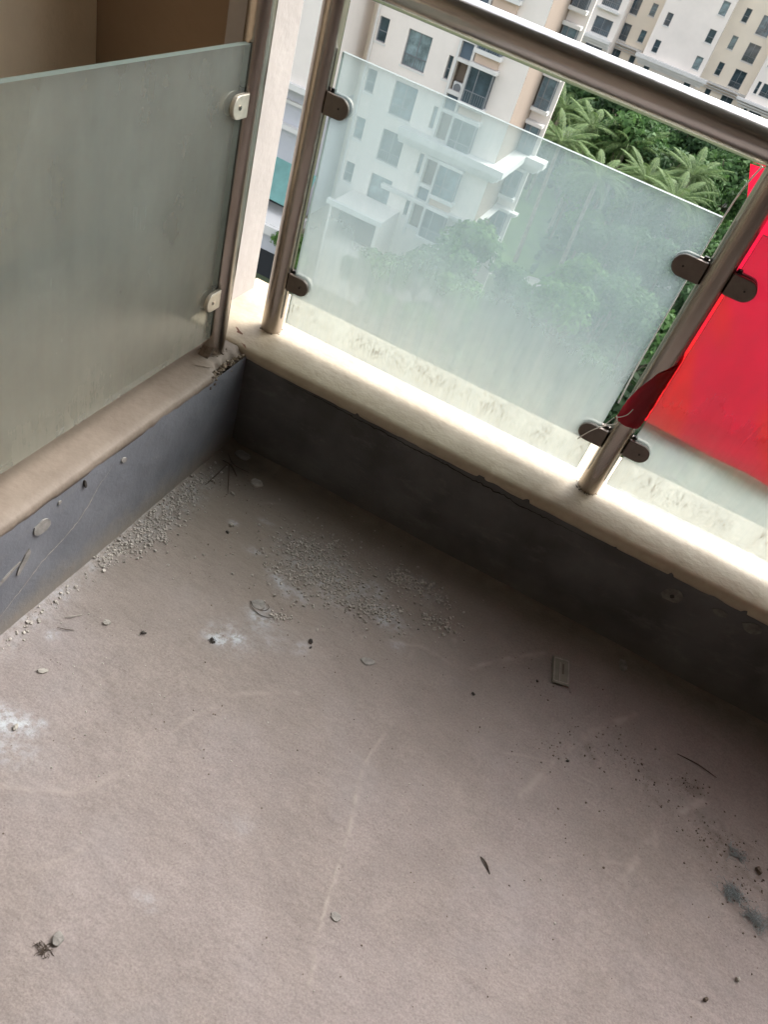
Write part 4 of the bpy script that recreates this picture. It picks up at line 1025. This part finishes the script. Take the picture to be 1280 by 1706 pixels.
# ================================================================== floor debris
def fz(x, y, _c={}):
    i = np.array([x]); j = np.array([y]); return float((grid_noise(i, j, 1, 3.0) * .004 + grid_noise(i, j, 2, 11) * .0022)[0]) - .004 + math.exp(-(x / .016) ** 2) * .010 + math.exp(-(y / .012) ** 2) * .006
def heap(name, label, spots, rmin, rmax, m_, seed, mult=1):
    r = np.random.default_rng(seed); b_ = MB()
    for (cx, cy, sx, sy, rot, n_) in spots:
        c, s_ = math.cos(rot), math.sin(rot)
        for _ in range(int(n_ * mult)):
            k_s = .55 if r.random() < .6 else 1.0; a, d = r.normal() * sx * k_s, r.normal() * sy * k_s; x, y = cx + a * c - d * s_, cy + a * s_ + d * c
            if x < .004 or y > -.004: continue
            rad = rmin + (rmax - rmin) * r.random() ** 3.2; lump(b_, (x, y, fz(x, y) + rad * .35), rad, r, (1, r.uniform(.7, 1.1), r.uniform(.5, .85)))
    o_ = b_.build(name, m_); tag(o_, label, 'gravel', None, 'stuff'); return o_
heap('gravel', 'pale mortar gravel heaped in the middle of the floor near the parapet', [(.335, -.200, .065, .040, .6, 420), (.385, -.250, .07, .045, .4, 420), (.45, -.250, .06, .05, .3, 330), (.352, -.300, .045, .018, .3, 110), (.56, -.268, .05, .028, .6, 240), (.50, -.29, .07, .03, .4, 120), (.39, -.415, .025, .012, .3, 45), (.41, -.21, .12, .08, .5, 150)], .0006, .0042, M['gravel'], 70, 2.1)
heap('gravel', 'small heap of mortar gravel nearer the long parapet', [(.555, -.158, .02, .014, .5, 50), (.600, -.142, .045, .020, .15, 150), (.66, -.146, .03, .014, -.2, 45), (.680, -.212, .03, .018, -.2, 60), (.695, -.21, .03, .022, 0, 25), (.54, -.128, .015, .01, 0, 18)], .0007, .0052, M['gravel'], 71, 2.1)
heap('gravel', 'strip of mortar gravel along the foot of the side parapet', [(.026, -.200, .02, .06, 0, 170), (.030, -.290, .026, .065, 0, 330), (.032, -.390, .024, .06, 0, 300), (.026, -.470, .020, .04, 0, 150), (.020, -.51, .012, .025, 0, 55), (.065, -.385, .012, .02, 0, 40), (.020, -.63, .008, .03, 0, 25), (.018, -.72, .010, .05, 0, 45), (.05, -.33, .05, .10, 0, 70)], .0006, .0044, M['gravel'], 72, 2.1)
heap('dirt_crumbs', 'dark brown dirt crumbs scattered on the floor at the right', [(1.09, -.30, .07, .06, .8, 110), (1.02, -.36, .03, .03, 0, 25), (1.22, -.32, .10, .03, -.5, 110), (1.36, -.36, .08, .05, .2, 150), (1.30, -.28, .035, .02, .3, 70), (1.44, -.42, .06, .05, 0, 90), (1.10, -.45, .18, .10, 0, 60), (.86, -.22, .08, .05, 0, 26), (1.40, -.52, .06, .04, 0, 30), (.98, -.22, .05, .03, 0, 24)], .0007, .0026, M['brown_crumb'], 73)
heap('dirt_crumbs', 'tiny crumbs strewn over the whole balcony floor', [(.5, -.45, .45, .30, 0, 160), (.75, -.75, .45, .35, 0, 150), (.3, -.8, .3, .3, 0, 80), (.10, -.13, .06, .05, 0, 90), (.25, -.12, .12, .04, .2, 40)], .0006, .0019, M['brown_crumb'], 74)
heap('dirt_crumbs', 'tiny pale plaster grains strewn over the balcony floor', [(.4, -.45, .4, .30, 0, 120), (.8, -.7, .4, .3, 0, 60), (.2, -.7, .15, .2, 0, 60), (.14, -.17, .10, .06, 0, 70)], .0006, .0022, M['plaster'], 75, 1.6)

def chip_thing(name, label, x, y, r, sx, sy, th, m_, seed, rot=0, tilt=(0, 0), cat='flake', n=11, grp=None):
    rr_ = np.random.default_rng(seed); b_ = MB(); pts = blob_pts(r, n, rr_, sx, sy)
    V_ = [(a, d, 0) for a, d in pts] + [(a * .86, d * .86, th * rr_.uniform(.8, 1.2)) for a, d in pts] + [(0, 0, th * 1.25)]
    k_ = len(pts); F_ = [tuple(range(k_))[::-1]] + [(i, (i + 1) % k_, k_ + (i + 1) % k_, k_ + i) for i in range(k_)] + [(k_ + i, k_ + (i + 1) % k_, 2 * k_) for i in range(k_)]
    b_.add(V_, F_); o_ = b_.build(name, m_, None, False, (x, y, fz(x, y) + .0008), (tilt[0], tilt[1], rot)); return tag(o_, label, cat, grp)
chip_thing('plaster_disc', 'pale round plaster disc on the floor close to the inner corner', .134, -.094, .0165, 1.1, .85, .004, M['plaster'], 1, .2, (.1, .05), 'plaster chip', 15)
chip_thing('plaster_disc', 'dim flat plaster piece lying deepest in the shaded corner', .052, -.028, .019, 1.2, .8, .004, M['pale_paint'], 2, 0, (.2, 0), 'plaster chip', 13)
chip_thing('plaster_flake', 'pale plaster flake alone on the floor left of the black bug near the side wall', .124, -.633, .008, 1, .9, .004, M['plaster'], 3, 0, (.1, 0), 'plaster chip')
chip_thing('plaster_flake', 'small curled flake on the floor below the end of the blue grey wall', .104, -.782, .009, 1, .6, .003, M['plaster'], 4, .7, (.15, .1), 'plaster chip')
chip_thing('plaster_flake', 'greyish flake lying in the shade next to the long parapet', 1.108, -.051, .020, .55, 1, .003, M['pale_paint'], 5, .25, (0, .05), 'plaster chip')
chip_thing('plaster_flake', 'low round plaster drip on the floor beside the pale ridge line', .762, -.880, .0095, 1, .8, .0016, M['pale_paint'], 6, 0, (0, 0), 'plaster chip', 15)
chip_thing('plaster_flake', 'white plaster bit between the corner and the gravel heap', .165, -.255, .006, 1, .8, .005, M['plaster'], 7, 0, (.1, .1), 'plaster chip')
chip_thing('plaster_flake', 'thin white sliver near the round plaster disc', .110, -.165, .006, 1.3, .5, .003, M['plaster'], 8, -.2, (0, .1), 'plaster chip')
chip_thing('plaster_flake', 'flat pale flake enclosed by curved cracks near the powder stain', .334, -.415, .016, 1, .8, .0025, M['pale_paint'], 9, 0, (.12, 0), 'plaster chip', 13)
chip_thing('plaster_flake', 'pale grey lump on the floor at the bottom left of the photo', .423, -1.108, .0085, .9, 1.2, .005, M['pale_paint'], 10, .4, (.05, .03), 'plaster chip')
chip_thing('pebble', 'single brown pebble near the bottom right of the floor', 1.372, -.678, .0042, 1.1, .8, .006, M['brown_crumb'], 11, .8, (0, 0), 'pebble')
chip_thing('pebble', 'dark pebble right of the grey lint tufts', 1.455, -.385, .007, 1.3, .7, .006, M['brown_crumb'], 12, -.8, (0, 0), 'pebble')
chip_thing('pebble', 'round pale pebble on the right edge of the floor below the lint', 1.425, -.615, .004, 1, 1, .005, M['plaster'], 13, 0, (0, 0), 'pebble')
chip_thing('plaster_flake', 'small white chip left of the black bug by the white powder stain', .145, -.89, .006, .6, 1.2, .004, M['plaster'], 14, .3, (.1, 0), 'plaster chip')
chip_thing('plaster_flake', 'faint ring shaped scar of filler in the middle of the floor', .595, -.405, .015, 1.1, .6, .0016, M['pale_paint'], 15, .5, (0, 0), 'plaster chip', 13)
# curved dark hairs / curled paint edges round the flake
def strand(name, label, pts, r, m_, cat, grp=None):
    b_ = MB(); P_ = [Vector((x, y, fz(x, y) + z)) for x, y, z in pts]; Q = []
    for i in range(len(P_) - 1):
        p0, p1, p2, p3 = P_[max(0, i - 1)], P_[i], P_[i + 1], P_[min(len(P_) - 1, i + 2)]
        for k_ in range(5):
            u = k_ / 5; Q.append(.5 * ((2 * p1) + (p2 - p0) * u + (2 * p0 - 5 * p1 + 4 * p2 - p3) * u * u + (-p0 + 3 * p1 - 3 * p2 + p3) * u ** 3))
    Q.append(P_[-1]); k_ = len(Q); b_.tube(Q, [r * (1 - .6 * abs(2 * i / (k_ - 1) - 1)) for i in range(k_)], 5); return tag(b_.build(name, m_, None, True), label, cat, grp)
strand('twig', 'longest dark twig lying in the inner corner', [(.028, -.085, .008), (.055, -.09, .010), (.085, -.108, .003)], .0026, M['twig'], 'twig')
strand('twig', 'thin twig in the corner pointing along the side wall', [(.045, -.09, .008), (.046, -.135, .005), (.045, -.185, .002)], .0014, M['twig'], 'twig')
strand('twig', 'thin twig in the corner pointing into the floor', [(.05, -.09, .010), (.075, -.13, .006), (.103, -.175, .002)], .0013, M['twig'], 'twig')
strand('twig', 'short twig in the corner lying across the longest one', [(.025, -.055, .008), (.06, -.085, .012), (.10, -.075, .003)], .0018, M['twig'], 'twig')
strand('twig', 'curved dark fibre round the pale flake, left one', [(.318, -.418, .002), (.326, -.430, .003), (.345, -.436, .002), (.362, -.436, .002), (.384, -.424, .002)], .0010, M['twig'], 'fibre')
strand('twig', 'curved dark fibre round the pale flake, right one', [(.35, -.404, .002), (.358, -.410, .003), (.356, -.420, .002), (.345, -.427, .002)], .0009, M['twig'], 'fibre')
strand('splinter', 'dark thin splinter alone on the floor right of the ridge line', [(.945, -.660, .001), (.957, -.667, .003), (.970, -.680, .001)], .0018, M['twig'], 'splinter')
strand('twig', 'fine stalk on the floor at the far right by the dark dirt', [(1.265, -.215, .001), (1.31, -.215, .003), (1.355, -.222, .002)], .0016, M['twig'], 'stalk')
strand('twig', 'pair of pale straws at the foot of the side wall, upper one', [(.055, -.67, .002), (.066, -.66, .004), (.076, -.645, .002)], .0012, M['plaster'], 'straw')
strand('twig', 'pair of pale straws at the foot of the side wall, lower one', [(.06, -.695, .002), (.075, -.69, .003), (.088, -.682, .002)], .0010, M['twig'], 'straw')
def bug(name, label, x, y, s_, rot, cat='insect'):
    o_ = empty(name, label, cat, (x, y, fz(x, y)), rot); r = np.random.default_rng(int(x * 1000)); b_ = MB()
    lump(b_, (0, 0, s_ * .5), s_, r, (1.5, .85, .6)); lump(b_, (s_ * 1.3, s_ * .2, s_ * .5), s_ * .6, r, (1, .9, .7)); b_.build('body', M['dark_crumb'], o_)
    b_ = MB()
    for i in (-1, 0, 1):
        for sd in (-1, 1): b_.tube([(i * s_ * .6, sd * s_ * .5, s_ * .5), (i * s_ * .8, sd * s_ * 1.3, s_ * .6), (i * s_ * 1.0, sd * s_ * 1.7, .0004)], s_ * .09, 4)
    b_.build('legs', M['dark_crumb'], o_)
bug('dead_bug', 'black dead bug on the bare floor left of the white powder', .192, -.613, .0042, .4)
bug('dead_bug', 'black dead bug lying on the white powder stain', .309, -.548, .0046, -.5)
def crumb(label, x, y, r_, seed):
    b_ = MB(); lump(b_, (0, 0, r_ * .4), r_, np.random.default_rng(seed), (1.2, .8, .7)); tag(b_.build('dark_crumb', M['dark_crumb'], None, False, (x, y, fz(x, y))), label, 'crumb', 'single dark crumbs on the floor')
crumb('dark crumb on the floor between the corner and the gravel, beside the white bit', .169, -.280, .0046, 81)
crumb('dark crumb below the gravel heap, larger of a pair', .472, -.433, .0056, 82)
crumb('dark crumb below the gravel heap, smaller of a pair', .480, -.447, .0036, 83)
crumb('dark crumb left of the scattered brown dirt in the middle right', .82, -.345, .004, 84)
crumb('dark crumb above the faint trowel arc at right', 1.045, -.378, .004, 85)
crumb('dark crumb near the glass chip', .935, -.225, .004, 86)
def lint(label, x, y, s_, n_, seed, m_):
    r = np.random.default_rng(seed); b_ = MB(); z0 = fz(x, y)
    for _ in range(n_):
        p = np.array([r.normal() * s_ * .4, r.normal() * s_ * .3, r.uniform(.0005, s_ * .22)]); a = r.uniform(0, 6.28); Q = []
        for k_ in range(5):
            Q.append((x + p[0], y + p[1], z0 + max(.0004, p[2]))); a += r.normal() * .9; p = p + np.array([math.cos(a), math.sin(a), r.normal() * .25]) * s_ * .16
        b_.tube(Q, .00045, 4, False)
    tag(b_.build('lint_tuft', m_), label, 'lint', 'grey lint tufts on the floor at right')
lint('blue grey lint tuft on the floor at right, the upper of two', 1.405, -.462, .026, 110, 91, M['lint'])
lint('blue grey lint tuft cut by the right photo edge, the lower of two', 1.455, -.487, .028, 100, 92, M['lint'])
lint('faint lint wisp among the dark dirt at right', 1.41, -.375, .026, 50, 93, M['lint'])
lint('dark fibres put in for the shadow of the grey lump at the bottom left', .416, -1.128, .014, 34, 94, M['twig'])  # dark fibres stand for the shadow beside the lump
# glass chip: small clear plate with a slot
cp = [(.949, -.136), (.988, -.126), (1.003, -.198), (.965, -.210)]
o = empty('glass_chip', 'small rectangular greenish plate on the floor near the long parapet', 'plate', (.976, -.168, fz(.976, -.168)))
b = MB(); b.extrude([(x - .976, y + .168, .0035) for x, y in cp], (0, 0, .0035)); bevel(b.build('plate', M['chip_glass'], o), .0008)
def inset(k_, dz): 
    cx, cy = sum(p[0] for p in cp) / 4, sum(p[1] for p in cp) / 4; return [(cx + (x - cx) * k_[0] + 0 - .976, cy + (y - cy) * k_[1] + .168, dz) for x, y in cp]
b = MB(); q = inset((1, 1), .0073)
lerp = lambda a, c, t_: tuple(a[i] + (c[i] - a[i]) * t_ for i in range(3))
def cellpt(u, v): return lerp(lerp(q[0], q[1], u), lerp(q[3], q[2], u), v)
b.quad(cellpt(.55, .22), cellpt(.66, .22), cellpt(.66, .62), cellpt(.55, .62)); b.build('slot', M['chip_dark'], o)
b = MB()
for u0, u1, v0, v1 in ((.06, .10, .06, .94), (.90, .94, .06, .94), (.10, .90, .05, .08), (.10, .90, .92, .95), (.40, .44, .2, .9)):
    b.extrude([cellpt(u0, v0), cellpt(u1, v0), cellpt(u1, v1), cellpt(u0, v1)], (0, 0, .0008))
b.build('raised_rim', M['plaster'], o)
